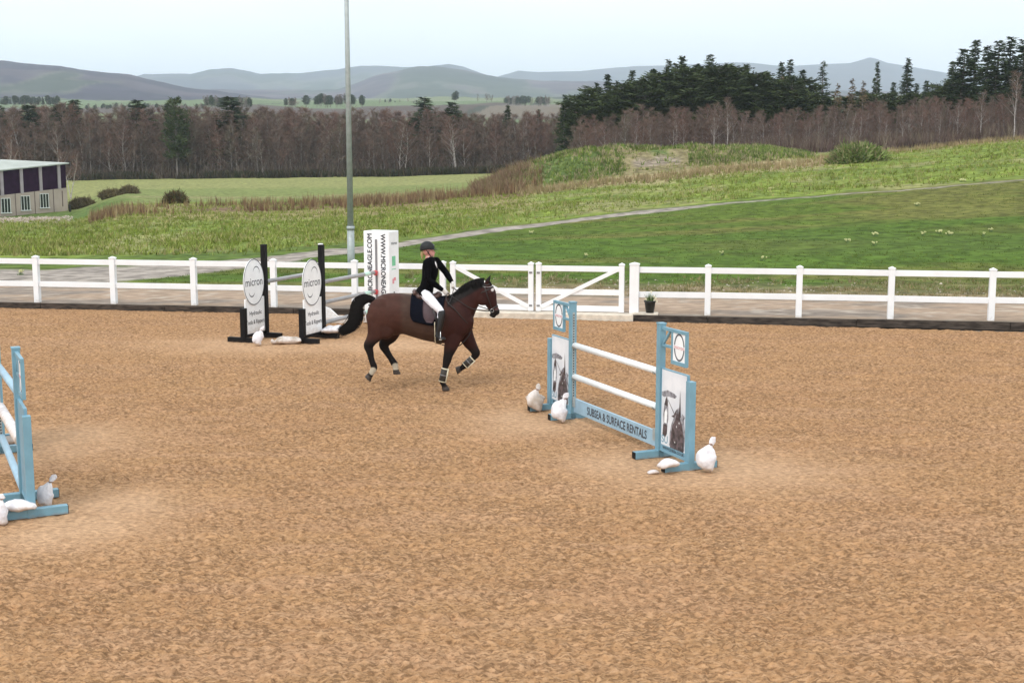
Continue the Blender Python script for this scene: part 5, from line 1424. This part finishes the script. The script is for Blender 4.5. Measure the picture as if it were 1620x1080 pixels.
for i in range(4): proto('spruce%d' % i, conifer_mesh(200 + i, 15, 2.7 + .3 * (i % 3), .10, 1.15), M['bark'], M['needle'])
for i in range(2): proto('pine%d' % i, conifer_mesh(220 + i, 13, 3.3, .25, 1.5, True), M['bark'], M['needle2'])
proto('larch', conifer_mesh(230, 14, 2.4, .15, .8), M['bark'], M['larch'])
proto('fir', conifer_mesh(240, 15, 2.3, .12, .8, False, .8), M['bark'], M['needle'])
def tree(kind, name, p, h, label, cat='tree', group=None, rz=None, sxy=None):
    base = 12.0 if 'birch' in kind else (13.0 if 'pine' in kind else (14.0 if kind == 'larch' else 15.0))
    s = h / base; root = empty(name, p, random.uniform(0, 6.28) if rz is None else rz, label, cat, group)
    k = sxy or 1.0; root.scale = (s * k, s * k, s)
    for nm, me in (('trunk', TREES[kind][0]), ('crown', TREES[kind][1])):
        o = bpy.data.objects.new(nm, me); col.objects.link(o); o.parent = root
    return root
def merged(name, items, mats_of, label=None):
    """one stuff object out of many copies: items = (kind, p, h, rz)"""
    Vs = []; Fs = []; Ms = []; b = 0; mats = []
    for kind, p, h, rz, k in items:
        base = 12.0 if 'birch' in kind else (13.0 if 'pine' in kind else (14.0 if kind == 'larch' else 15.0))
        s = h / base; c, sn = math.cos(rz), math.sin(rz)
        m1, m2, V1, F1, V2, F2 = TREES[kind]
        for V, Fq, mt in ((V1, F1, m1.materials[0]), (V2, F2, m2.materials[0])):
            if mt not in mats: mats.append(mt)
            q = V * np.array((s * k, s * k, s)); X = q[:, 0] * c - q[:, 1] * sn + p[0]; Y = q[:, 0] * sn + q[:, 1] * c + p[1]
            Vs.append(np.stack([X, Y, q[:, 2] + p[2]], 1)); Fs.append(Fq + b); b += len(V); Ms.append(np.full(len(Fq), mats.index(mt)))
    me = np_mesh(name, np.concatenate(Vs), np.concatenate(Fs), False, np.concatenate(Ms))
    return link(name, me, mats)

# ---- left wood of bare birch, 290 m away
WOODTOP = ([-600, 0, 60, 140, 200, 300, 400, 500, 560, 640, 720, 800, 880, 1000], [178, 184, 180, 182, 186, 184, 188, 186, 184, 190, 190, 192, 188, 180])
stuff = []; nind = 0
def wood_h(px, D, z, jitter=.24):
    yt = np.interp(px, *WOODTOP) + (vnoise(px / 30.0, 3.3, 9) - .5) * 12; top = zat(yt, D); return max(4.0, (top - z)) * random.uniform(1 - jitter, 1 + jitter * .45)
for row, D0 in enumerate((291, 296, 302, 309, 317, 326, 336)):
    px = -260.0 - random.uniform(0, 9)
    while px < 935:
        D = D0 + random.uniform(-2.5, 2.5); g = TG(px, D); h = wood_h(px, D, g.z); k = random.choice([0, 1, 2, 3, 4, 5, 6])
        if row == 0: h *= random.uniform(.62, .95)
        if row < 2 and -20 < px < 900 and nind < 235:
            tree('birch%d' % k, 'birch_tree', g, h, 'bare birch of the brown wood beyond the far green field', 'tree', 'bare birches along the edge of the far wood'); nind += 1
        else: stuff.append(('birch%d' % k, g, h, random.uniform(0, 6.28), random.uniform(.85, 1.25)))
        px += random.uniform(5.5, 11) if row < 5 else random.uniform(8, 14)
# ---- right wood, 205-240 m away
for row, D0 in enumerate((186, 192, 199, 207)):
    px = 905.0 + row * 9
    while px < 1900:
        D = D0 + random.uniform(-2, 2) + max(0, (1050 - px) / 150) * 18; g = TG(px, D)
        yt = np.interp(px, [880, 950, 1010, 1100, 1200, 1300, 1400, 1500, 1620, 1900], [196, 190, 186, 188, 190, 182, 174, 168, 160, 150]) + row * -2 + (vnoise(px / 25.0, 7.7, 5) - .5) * 14
        h = max(3.5, zat(yt, D) - g.z) * random.uniform(.72, 1.12); k = random.choice([0, 1, 2, 3, 4, 5, 6])
        if row == 0 and random.random() < .14: kk = 'palebirch2'
        else: kk = 'birch%d' % k
        if row < 1 and px < 1640 and nind < 300:
            tree(kk, 'birch_tree', g, h, 'pale-trunked bare birch in front of the dark conifers on the right' if kk == 'palebirch2' else 'bare reddish birch in front of the dark conifers on the right', 'tree', 'pale birches below the conifers' if kk == 'palebirch2' else 'bare birches below the conifers'); nind += 1
        else: stuff.append((kk, g, h, random.uniform(0, 6.28), random.uniform(.85, 1.2)))
        px += random.uniform(7, 13)
tag(merged('bare_wood', stuff, None), 'brown mass of bare birch wood behind the far field', 'wood', kind='stuff')

def cone(kind, px, ytop, D, label, name='spruce_tree', w=None, group=None):
    g = TG(px, D); h = zat(ytop, D) - g.z; g.z -= .2
    return tree(kind, name, g, h + .2, label, 'tree', group, sxy=w)
# conifers standing out of the left wood
for px, yt, D, w, lab in ((222, 156, 300, 2.7, 'dark spruce tip rising from the bare wood left of the tall evergreen'), (368, 151, 300, 3.1, 'broad dark spruce with drooping top, right of the tall evergreen'),
                          (122, 157, 300, 2.3, 'dark spruce above the wood behind the cream building, taller of two side by side'), (97, 163, 300, 2.0, 'small dark spruce tip just left of a taller one behind the cream building'),
                          (52, 164, 300, 2.3, 'dark spruce in the wood above the roof of the cream building'), (5, 167, 300, 2.3, 'dark spruce at the far left edge of the wood'),
                          (803, 165, 300, 1.2, 'slim young conifer poking out of the bare wood left of the pines'), (852, 172, 301, .7, 'tiny conifer tip in the bare wood nearest the pines'),
                          (672, 152, 300, 2.6, 'round dark conifer rising above the bare wood, right of the lamp column'), (717, 159, 300, 2.2, 'low dark conifer crown in the bare wood, right of a slightly taller one')):
    cone('spruce%d' % random.randint(0, 3), px, yt, D, lab, w=w)
cone('pine0', 281, 156, 288, 'tall dark evergreen standing in front of the bare wood, left of the lamp column', w=.80)
# right conifers
cnt = {}; filler = []
def ordw(n):
    o = 'zeroth first second third fourth fifth sixth seventh eighth ninth tenth eleventh twelfth thirteenth fourteenth fifteenth sixteenth seventeenth eighteenth nineteenth twentieth'.split()
    return o[n] if n <= 20 else ('twenty-' + o[n - 20] if n < 30 else ('thirtieth' if n == 30 else 'thirty-' + o[n - 30]))
grp = 'conifers of the dark plantation on the right'
for px, yt, kind, D, w in ((893, 150, 'spruce1', 225, .7), (915, 152, 'pine0', 226, .8), (936, 140, 'pine1', 226, .9), (944, 128, 'spruce2', 228, .6), (960, 116, 'spruce0', 226, .75), (975, 126, 'spruce3', 228, .6), (985, 132, 'pine0', 222, .9),
                           (998, 110, 'spruce0', 228, .7), (1013, 122, 'spruce1', 230, .7), (1020, 130, 'pine1', 220, 1.0), (1032, 106, 'spruce2', 228, .7), (1042, 116, 'pine0', 224, 1.0), (1055, 92, 'spruce3', 230, .7), (1066, 100, 'spruce1', 232, .7),
                           (1077, 87, 'spruce0', 230, .75), (1090, 108, 'pine1', 222, 1.1), (1100, 98, 'spruce2', 230, .8), (1120, 86, 'spruce1', 230, .85), (1132, 104, 'pine0', 224, 1.1), (1146, 98, 'spruce3', 230, .7), (1160, 108, 'pine1', 226, 1.1),
                           (1177, 100, 'spruce0', 230, .8), (1190, 116, 'pine0', 222, 1.1), (1208, 110, 'spruce2', 230, .9), (1233, 96, 'spruce3', 228, .75), (1246, 94, 'spruce1', 229, .7), (1266, 108, 'spruce2', 228, .75), (1222, 128, 'pine1', 220, 1.0),
                           (1250, 130, 'pine0', 218, 1.0), (1278, 138, 'spruce1', 224, .9), (1345, 150, 'spruce3', 232, .8), (1360, 146, 'pine1', 226, .8), (1396, 152, 'spruce0', 230, .8), (1410, 128, 'spruce2', 236, .7), (1447, 132, 'spruce1', 236, .8),
                           (1462, 126, 'spruce3', 234, .9), (1478, 134, 'pine0', 226, .9), (1502, 94, 'spruce2', 226, .8), (1520, 74, 'spruce2', 216, 1.1), (1536, 62, 'spruce0', 216, .9), (1556, 70, 'spruce3', 212, 1.0), (1574, 64, 'spruce1', 210, 1.2),
                           (1592, 58, 'spruce1', 210, 1.0), (1612, 60, 'spruce3', 206, 1.2), (1636, 52, 'spruce2', 206, 1.0), (1665, 60, 'pine0', 204, 1.0), (1700, 50, 'spruce0', 204, 1.1), (1740, 60, 'spruce3', 204, 1.1), (1790, 66, 'pine1', 204, 1.1)):
    nm = 'pine_tree' if 'pine' in kind else 'spruce_tree'
    cnt[nm] = cnt.get(nm, 0) + 1
    cone(kind, px, yt, D, ('rounded dark pine, %s pine from the left in the right plantation' if 'pine' in kind else 'pointed dark spruce, %s spruce from the left in the right plantation') % ordw(cnt[nm]), nm, w * ((1.75 if px < 1400 else 1.2) if 'pine' in kind else 1.45), grp + (' (pines)' if 'pine' in kind else ' (spruces)'))
for px, yt, k in ((1300, 152, 'pine0'), (1318, 146, 'larch'), (1334, 154, 'pine1'), (1374, 150, 'pine1'), (1402, 148, 'pine0'), (1420, 150, 'larch'), (1440, 148, 'pine1'), (1458, 144, 'spruce0'), (1490, 138, 'pine1'), (1505, 126, 'pine0'), (1270, 126, 'pine1'), (1240, 122, 'pine0'), (1140, 118, 'pine1'), (1085, 124, 'pine0'), (1000, 140, 'pine1'), (970, 144, 'pine0')):
    g = TG(px, 222); filler.append((k, g, zat(yt, 222) - g.z, random.uniform(0, 6.28), 1.5))
tag(merged('conifer_infill', filler, None), 'low dark evergreens and larches filling between the taller conifers', 'wood', kind='stuff')
cone('fir', 1298, 96, 226, 'single tiered fir standing alone against the sky above the birches', 'fir_tree', w=1.0)
cone('spruce1', 1383, 98, 224, 'narrow pointed spruce alone against the sky, in front of the peaked hill', w=.7)
cone('spruce3', 1431, 90, 226, 'broad tall spruce alone against the sky, right of the peaked hill', w=1.05)
for px, yt, lab in ((1234, 118, 'russet larch tucked between dark spruces'), (1322, 130, 'yellowish bare larch just right of the lone tiered fir'), (1345, 122, 'pale larch left of the narrow spruce'), (1362, 126, 'brownish larch directly left of the narrow spruce')):
    cone('larch', px, yt, 220, lab, 'larch_tree', .9)
# distinctive pale birches
g = TG(722, 288); tree('palebirch', 'birch_tree', g, zat(190, 288) - g.z, 'pale forked birch standing out in front of the brown wood, above the rider', 'tree', rz=2.0, sxy=1.15)
g = TG(112, 200); tree('palebirch', 'birch_tree', g, zat(242, 200) - g.z, 'pale bare tree beside the right corner of the cream building', 'tree', rz=.3)
g = TG(14, 210); tree('palebirch', 'birch_tree', g, zat(210, 210) - g.z, 'pale bare tree behind the roof of the cream building at the left edge', 'tree', rz=1.2)
for px, yt, D, lab in ((1130, 168, 184, 'white-stemmed birch at the left foot of the conifers'), (1148, 160, 184, 'white-stemmed birch just right of its twin under the conifers'), (1425, 172, 184, 'white-stemmed birch right of centre of the red birches'), (1486, 178, 183, 'slender white-stemmed birch left of the tall dark conifers'),
                       (1552, 150, 182, 'tall white-stemmed birch against the dark conifers at the right'), (1604, 120, 180, 'tallest white-stemmed birch by the right edge')):
    g = TG(px, D); tree('palebirch2', 'birch_tree', g, zat(yt, D) - g.z, lab, 'tree', sxy=.9)

# ---- distant tree clumps (800-1500 m) above the left wood
far = []
def far_clump(px0, px1, yb, yt, D, n, kinds):
    for i in range(n):
        px = random.uniform(px0, px1); g = TG(px, D + random.uniform(-20, 20)); g.z = zat(yb, D) - 1
        far.append((random.choice(kinds), g, (zat(yt + random.uniform(0, 4), D) - g.z), random.uniform(0, 6.28), random.uniform(1.0, 1.6)))
far_clump(325, 398, 170, 153, 900, 40, ['birch0', 'pine0', 'birch3'])
far_clump(440, 470, 168, 154, 1000, 10, ['pine0', 'birch1']); far_clump(485, 580, 167, 149, 1000, 34, ['pine1', 'pine0', 'birch4'])
far_clump(0, 95, 164, 152, 1100, 60, ['spruce0', 'spruce1', 'pine1']); far_clump(95, 330, 172, 163, 1100, 80, ['birch0', 'pine0', 'birch2'])
far_clump(600, 660, 162, 156, 1500, 14, ['pine0', 'birch1']); far_clump(712, 724, 160, 145, 1100, 2, ['pine0']); far_clump(755, 782, 161, 149, 1200, 5, ['birch2', 'birch0']); far_clump(800, 870, 166, 153, 1300, 70, ['birch2', 'birch0', 'pine1'])
tag(merged('far_tree_belt', far, None), 'hazy clumps and belts of trees among the distant fields', 'wood', kind='stuff')

# ------------------------------------------------------------------ hills
def hill(name, prof, D0, D1, base_y, cA, cB, seed, nz=1.0, pcol=None):
    pa = np.array([p[0] for p in prof], float); pyy = np.array([p[1] for p in prof], float)
    A_ = np.linspace(pa[0], pa[-1], 420); T_ = np.linspace(0, 1, 60); AA, TT = np.meshgrid(A_, T_, indexing='ij')
    DD = D0 + (D1 - D0) * TT * 1.35
    top = np.interp(AA, pa, pyy) + (fbm(AA / 22, AA * 0, 3, seed) - .5) * 2.2 * nz
    zt = (np.vectorize(lambda v: zat(v, D1))(np.linspace(0, 400, 401)))
    ztop = np.interp(top, np.arange(401), zt); zb = zat(base_y, D0)
    X = (AA - 810) / F * DD
    rise = np.sin(np.clip(TT * 1.35, 0, 1) * math.pi / 2) ** 1.25
    n = fbm(X / (D1 * .09), DD / (D1 * .09), 5, seed + 3)
    Z = zb + (ztop - zb) * rise * (1 - .22 * (n - .5) * 4 * rise * (1 - rise) * 1.5)
    back = np.clip((TT * 1.35 - 1) / .35, 0, 1); Z = Z - back ** 2 * (ztop - zb) * .6
    me = np_mesh(name, np.stack([X.ravel(), DD.ravel(), Z.ravel()], 1), grid_faces(420, 60), True)
    m = fbm(X.ravel() / (D1 * .05), DD.ravel() / (D1 * .05), 4, seed + 9); m2 = fbm(X.ravel() / (D1 * .03), DD.ravel() / (D1 * .10), 3, seed + 19)
    C = np.zeros((AA.size, 3)) + np.array(cA); C = mixc(C, cB, sstep(.45, .6, m)); C = mixc(C, (0.125, 0.130, 0.095), sstep(.52, .62, m2) * (1 - sstep(.25, .50, TT.ravel())) * .7)
    C = mixc(C, (0.03, 0.04, 0.03), sstep(.60, .66, m2) * .7)
    set_col(me, C); return tag(link(name, me, M['hill']), kind='structure')
hill('hills', [(-900, 122), (-500, 108), (-200, 100), (0, 104), (20, 102), (60, 107), (110, 110), (150, 117), (220, 127), (260, 138), (300, 146), (380, 156), (460, 165)], 2300, 4000, 172, (0.046, 0.036, 0.060), (0.080, 0.060, 0.082), 301)
hill('hills', [(180, 150), (240, 145), (380, 150), (540, 150), (560, 143), (600, 128), (640, 118), (665, 114), (700, 113), (740, 118), (790, 129), (850, 133), (940, 136), (1000, 140), (1300, 150), (1700, 160)], 3600, 6200, 168, (0.062, 0.042, 0.068), (0.11, 0.078, 0.095), 311)
hill('hills', [(150, 140), (220, 128), (240, 123), (290, 123), (310, 124), (340, 117), (372, 115), (400, 119), (420, 124), (480, 123), (540, 118), (575, 112), (640, 113), (680, 111), (712, 108), (735, 112), (760, 121), (790, 130), (900, 140)], 5600, 9000, 158, (0.055, 0.055, 0.075), (0.09, 0.085, 0.095), 321)
hill('hills', [(700, 140), (780, 128), (820, 117), (850, 120), (920, 119), (1000, 112), (1060, 110), (1100, 108), (1150, 104), (1180, 105), (1230, 110), (1300, 107), (1335, 106), (1345, 103), (1358, 99), (1363, 97), (1372, 99), (1390, 106), (1430, 113), (1480, 122), (1540, 128), (1700, 120), (2000, 112)], 7000, 10500, 158, (0.055, 0.055, 0.075), (0.075, 0.07, 0.085), 331, .5)

# ------------------------------------------------------------------ tufts, reeds, scrub
def tufts(name, n, region, hgt, wid, cols, blades=5, lean=.35, seed=1, dens=None):
    """region(rg, n) -> px, D arrays"""
    rg = np.random.default_rng(seed); px, D = region(rg, n); x = (px - 810) / F * D * (math.cos(TH) + .02 / 1) + 0
    keep = np.ones(len(x), bool)
    if dens is not None: keep = rg.random(len(x)) < dens(px, D, x)
    x = x[keep]; D = D[keep]; px = px[keep]; z = ter(x, D)
    C_ = np.array(cols); A = []; B = []; W = []; Cc = []
    h = rg.uniform(hgt[0], hgt[1], len(x)); ci = rg.integers(0, len(cols), len(x)); az0 = rg.uniform(0, 6.28, len(x))
    for b in range(blades):
        az = rg.uniform(0, 6.28, len(x)); ln = h * rg.uniform(.6, 1.1, len(x)); le = rg.uniform(0, lean, len(x)); r0 = rg.uniform(0, .5, len(x)) * wid[1] * 2
        a = np.stack([x + np.cos(az) * r0, D + np.sin(az) * r0, z - .04], 1)
        e = a + np.stack([np.cos(az) * ln * le, np.sin(az) * ln * le, ln], 1)
        A.append(a); B.append(e); W.append(rg.uniform(wid[0], wid[1], len(x))); Cc.append(C_[ci] * rg.uniform(.8, 1.25, len(x))[:, None])
    A = np.concatenate(A); B = np.concatenate(B); W = np.concatenate(W); Cc = np.concatenate(Cc)
    V, Fq = quads_sticks(A, B, W, W * .15, rg)
    me = np_mesh(name, V, Fq); set_col(me, np.repeat(Cc, 4, 0)); return link(name, me, M['tuft'])
def rect(a0, a1, d0, d1):
    return lambda rg, n: (rg.uniform(a0, a1, n), np.exp(rg.uniform(math.log(d0), math.log(d1), n)))
pdf = lambda px, D: D - np.interp(px, PATHA, PATHD) - np.interp(px, PATHA, PATHW)
GY = [(.185, .23, .045), (.22, .255, .07), (.15, .195, .038), (.29, .27, .11)]
tag(tufts('rough_grass', 60000, rect(-300, 2000, 52, 128), (.10, .34), (.03, .09), GY, 4, .9, 5,
          lambda px, D, x: sstep(.5, 4, pdf(px, D)) * (0.35 + .65 * sstep(.45, .6, fbm(x / 3, D / 3, 3, 12)))), 'rough yellow green grass beyond the gravel path', 'grass', kind='stuff')
tag(tufts('reeds', 9000, rect(100, 860, 96, 128), (.35, 1.15), (.03, .08), [(.24, .17, .09), (.15, .085, .055), (.30, .24, .13), (.17, .11, .07)], 6, .25, 6,
          lambda px, D, x: sstep(.42, .55, fbm(x / 5, D / 5, 3, 14)) * (px > 150 + 0 * px) * np.clip(1.2 - abs(D - np.interp(px, [150, 300, 850], [104, 112, 118])) / 10, 0, 1)), 'dry brown reeds and dead stems between rough grass and far field', 'reeds', kind='stuff')
tag(tufts('mound_grass', 26000, rect(748, 1290, 114, 150), (.15, .55), (.05, .14), [(.12, .18, .045), (.19, .24, .06), (.10, .14, .04), (.33, .28, .17)], 4, .6, 7,
          lambda px, D, x: sstep(.05, .5, mound_h(px, D)) * (0.25 + .75 * sstep(.4, .6, fbm(x / 2.5, D / 2.5, 3, 15))) * (1 - .97 * ((px > 985) & (px < 1085) & (D < 125)))), 'tangled green and straw grass covering the earth mound', 'grass', kind='stuff')
tag(tufts('mound_brambles', 5200, rect(748, 905, 112, 136), (.5, 1.3), (.03, .08), [(.20, .13, .09), (.28, .20, .13), (.16, .10, .07), (.17, .17, .07)], 6, .8, 8,
          lambda px, D, x: (1 - sstep(790, 860, px)) * (mound_h(px, D) > .02) * (.3 + .7 * sstep(.4, .6, fbm(x / 2, D / 2, 2, 33)))), 'reddish brown dead brambles on the left end of the earth mound', 'brambles', kind='stuff')
tag(tufts('dry_grass', 9000, rect(820, 1900, 103, 135), (.25, .75), (.03, .08), [(.34, .27, .16), (.28, .21, .12), (.24, .20, .10)], 5, .45, 9,
          lambda px, D, x: np.clip(1.3 - abs(D - np.interp(px, [820, 1280, 1400, 1900], [107, 110, 128, 132])) / 5, 0, 1)), 'straw coloured dry grass along the crest', 'grass', kind='stuff')
tag(tufts('bank_grass', 16000, rect(640, 2100, 36, 48), (.05, .20), (.015, .04), [(.26, .21, .11), (.16, .16, .06), (.30, .26, .16)], 5, .9, 10,
          lambda px, D, x: sstep(4.6, 5.4, sdist(x, D)) * (1 - sstep(9, 12, sdist(x, D))) * sstep(.40, .58, fbm(x / 1.2, D / 1.2, 3, 17))), 'tufty dead grass on the low bank behind the fence', 'grass', kind='stuff')
tag(tufts('lawn_grass', 60000, rect(-300, 2100, 40, 76), (.03, .10), (.02, .05), [(.09, .13, .025), (.13, .15, .035), (.075, .11, .02)], 4, 1.0, 13,
          lambda px, D, x: (1 - sstep(-.6, 0.0, D - np.interp(px, PATHA, PATHD) + np.interp(px, PATHA, PATHW))) * sstep(5.6, 7, sdist(x, D)) * (.3 + .7 * sstep(.45, .6, fbm(x / 2, D / 2, 3, 18)))), 'short green grass on the slope between fence and path', 'grass', kind='stuff')
tag(tufts('wood_understorey', 9000, rect(100, 930, 284, 292), (.6, 2.0), (.15, .4), [(.05, .042, .032), (.085, .07, .05), (.04, .045, .025)], 6, .7, 20,
          lambda px, D, x: sstep(.3, .5, fbm(x / 8, D / 8, 2, 24))), 'dark scrub along the foot of the far wood', 'scrub', kind='stuff')
tag(tufts('wood_undergrowth', 26000, rect(-300, 935, 288, 330), (1.2, 4.2), (.05, .12), [(.12, .085, .07), (.16, .12, .10), (.10, .075, .06), (.20, .17, .14)], 7, .5, 21), 'grey brown saplings and brush between the stems of the far wood', 'undergrowth', kind='stuff')
tag(tufts('wood_brush', 12000, rect(880, 1900, 180, 206), (.6, 3.0), (.04, .10), [(.12, .08, .07), (.16, .115, .10), (.10, .07, .06), (.22, .18, .13)], 7, .5, 22,
          lambda px, D, x: D > 176 + np.maximum(0, (1050 - px) / 150) * 18), 'brown saplings and brush between the birch stems on the right', 'undergrowth', kind='stuff')
def bush(name, px, D, w, h, label, cols, seed, n=2600, bl=(.15, .4)):
    rg = np.random.default_rng(seed); g = TG(px, D); u = rg.normal(size=(n, 3)); u /= np.linalg.norm(u, axis=1, keepdims=True); u[:, 2] = np.abs(u[:, 2])
    r = rg.uniform(.75, 1.05, n)[:, None] * (0.85 + .35 * fbm(u[:, 0] * 3 + 5, u[:, 1] * 3 + u[:, 2] * 2, 3, seed))[:, None]
    A = u * r * np.array((w / 2, w / 2.6, h)) * .86; e = A + (u * .6 + rg.normal(size=(n, 3)) * .5 + np.array((0, 0, .35))) * rg.uniform(bl[0], bl[1], n)[:, None]
    W = rg.uniform(.05, .14, n); V, Fq = quads_sticks(A, e, W, W * .3, rg); C_ = np.array(cols)[rg.integers(0, len(cols), n)] * rg.uniform(.8, 1.2, n)[:, None]
    # dense twiggy core so the sky does not show through
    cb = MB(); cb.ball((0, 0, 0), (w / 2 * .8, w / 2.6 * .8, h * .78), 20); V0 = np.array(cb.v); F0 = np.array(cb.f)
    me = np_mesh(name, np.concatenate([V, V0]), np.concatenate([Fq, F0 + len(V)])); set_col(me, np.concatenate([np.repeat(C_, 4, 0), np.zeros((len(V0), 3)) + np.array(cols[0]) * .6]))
    o = link(name, me, M['tuft']); o.location = (g.x, g.y, g.z - .1); return tag(o, label, 'bush')
GB = [(.12, .18, .05), (.17, .23, .07), (.21, .25, .10), (.30, .27, .15)]
bush('bramble_bush', 1357, 106, 5.4, 1.55, 'green bramble heap on the crest, above the grass slope at the right', GB, 400, 5200)
bush('gorse_bush', 131, 168, 4.2, 1.3, 'dark olive bush right of the cream building', [(.13, .11, .06), (.20, .16, .10)], 401)
bush('gorse_bush', 178, 172, 4.0, 1.0, 'dark olive bush between two others at the corner of the far field', [(.13, .11, .06), (.20, .16, .10)], 402)
bush('gorse_bush', 205, 172, 2.6, 1.0, 'smallest olive bush at the corner of the far field', [(.13, .11, .06), (.20, .16, .10)], 403)
bush('bramble_bush', 278, 128, 2.6, 1.2, 'brown scrubby bush where the rough ground meets the far field', [(.09, .065, .04), (.15, .11, .06), (.10, .11, .05)], 404)
# rubble heap stones near the building, clods on the bank
def stones(name, n, region, size, label, m, seed, dens=None, cat='stones'):
    rg = np.random.default_rng(seed); px, D = region(rg, n); x = (px - 810) / F * D
    if dens is not None:
        k = rg.random(n) < dens(px, D, x); x = x[k]; D = D[k]
    z = ter(x, D); s = rg.uniform(size[0], size[1], len(x)) * rg.uniform(.5, 1, len(x))
    b = np.array([(1, 0, 0), (-1, 0, 0), (0, 1, 0), (0, -1, 0), (0, 0, .8), (0, 0, -.8)], float); f = np.array([(0, 2, 4), (2, 1, 4), (1, 3, 4), (3, 0, 4), (2, 0, 5), (1, 2, 5), (3, 1, 5), (0, 3, 5)])
    V = (b[None] * rg.uniform(.5, 1.2, (len(x), 6, 3)) + rg.normal(size=(len(x), 6, 3)) * .12) * s[:, None, None] + np.stack([x, D, z], 1)[:, None]
    Fq = (f[None] + (np.arange(len(x)) * 6)[:, None, None]).reshape(-1, 3)
    return tag(link(name, np_mesh(name, V.reshape(-1, 3), Fq), m), label, cat, kind='stuff')
stones('rubble', 900, rect(-150, 118, 116, 150), (.08, .30), 'pale rubble heap in front of the cream building', M['stone'], 500)
stones('bank_stones', 2600, rect(640, 2100, 35, 47), (.015, .07), 'small stones and clods on the bank behind the fence', M['stone'], 501, lambda px, D, x: sstep(4.6, 5.2, sdist(x, D)) * (1 - sstep(8, 11, sdist(x, D))))
stones('verge_stones', 2200, rect(-300, 2000, 31, 44), (.012, .04), 'loose grit along the outer edge of the gravel track', M['stone'], 502, lambda px, D, x: np.exp(-((sdist(x, D) - 4.8) / .35) ** 2), 'gravel')
# pale flower clumps in the grass
FL = ['above the worn path line, farthest right', 'alone on the brown grass below the worn path line', 'low on the slope, left and below the close pair', 'upper one of the close pair in the dark sward',
      'lower one of the close pair in the dark sward', 'leftmost of the row of three in the dark sward', 'middle of the row of three in the dark sward', 'rightmost of the row of three in the dark sward',
      'upper of the last two towards the right', 'just above the rail, nearest the thick gatepost', 'just above the rail, second from the thick gatepost', 'just below the gravel path, above the gate',
      'in rough grass above the worn path line', 'low on the lawn above the right gate leaf', 'on the verge behind the leftmost fence post', 'lower of the last two towards the right']
for i, (px, py, s) in enumerate(((1523, 288, 1.5), (1451, 326, 1.0), (1340, 384, .8), (1384, 374, 1.0), (1382, 389, .9), (1460, 373, .9), (1486, 370, 1.1), (1502, 373, 1.1), (1568, 367, .8), (1143, 404, .7), (1207, 413, .8), (840, 371, .8), (1220, 301, 1.2), (926, 408, .7), (33, 435, .8), (1556, 374, .6))):
    lo, hi = 40.0, 110.0
    for _ in range(40):
        m_ = (lo + hi) / 2; g = TG(px, m_); yy = 540 + F * (math.tan(math.atan2(HC - g.z, g.y) - TH)); lo, hi = (m_, hi) if yy > py else (lo, m_)
    g = TG(px, lo); mb = MB(); rg = random.Random(i)
    root = empty('flower_clump', g, 0, 'small clump of pale yellow flowers ' + FL[i], 'flowers', 'pale flower clumps on the slope')
    for k in range(9):
        a = rg.uniform(0, 6.28); r = rg.uniform(0, .16) * s; c = Vector((math.cos(a) * r, math.sin(a) * r, rg.uniform(.10, .18)))
        for j in range(5): mb.ball(c + Vector((math.cos(j * 1.256) * .022, math.sin(j * 1.256) * .014, math.sin(j * 1.256) * .018)) * s, (.020 * s, .012 * s, .018 * s), 6)
        mb.ball(c, .014 * s, 6)
    mb.build('flowers', M['petal'], root)
    mb = MB()
    for k in range(26):
        a = rg.uniform(0, 6.28); r = rg.uniform(0, .14) * s; p = Vector((math.cos(a) * r, math.sin(a) * r, -.02)); q = p + Vector((rg.uniform(-.05, .05), rg.uniform(-.05, .05), rg.uniform(.10, .2)))
        mb.add([p + Vector((-.01, 0, 0)), p + Vector((.01, 0, 0)), q], [(0, 1, 2)])
    mb.build('leaves', M['leaf'], root)

# ------------------------------------------------------------------ haze
hz = bpy.data.materials.new('haze_air'); hz.use_nodes = True; nt = hz.node_tree; nt.nodes.clear()
o_ = nt.nodes.new('ShaderNodeOutputMaterial'); pv = nt.nodes.new('ShaderNodeVolumePrincipled')
pv.inputs['Color'].default_value = (0.76, 0.88, 1.0, 1); pv.inputs['Density'].default_value = 0.00012; pv.inputs['Anisotropy'].default_value = 0.0
nt.links.new(pv.outputs[0], o_.inputs['Volume'])
mb = MB(); mb.box(-21000, 21000, -500, 15500, -60, 1050)
tag(mb.build('haze', hz), kind='stuff')
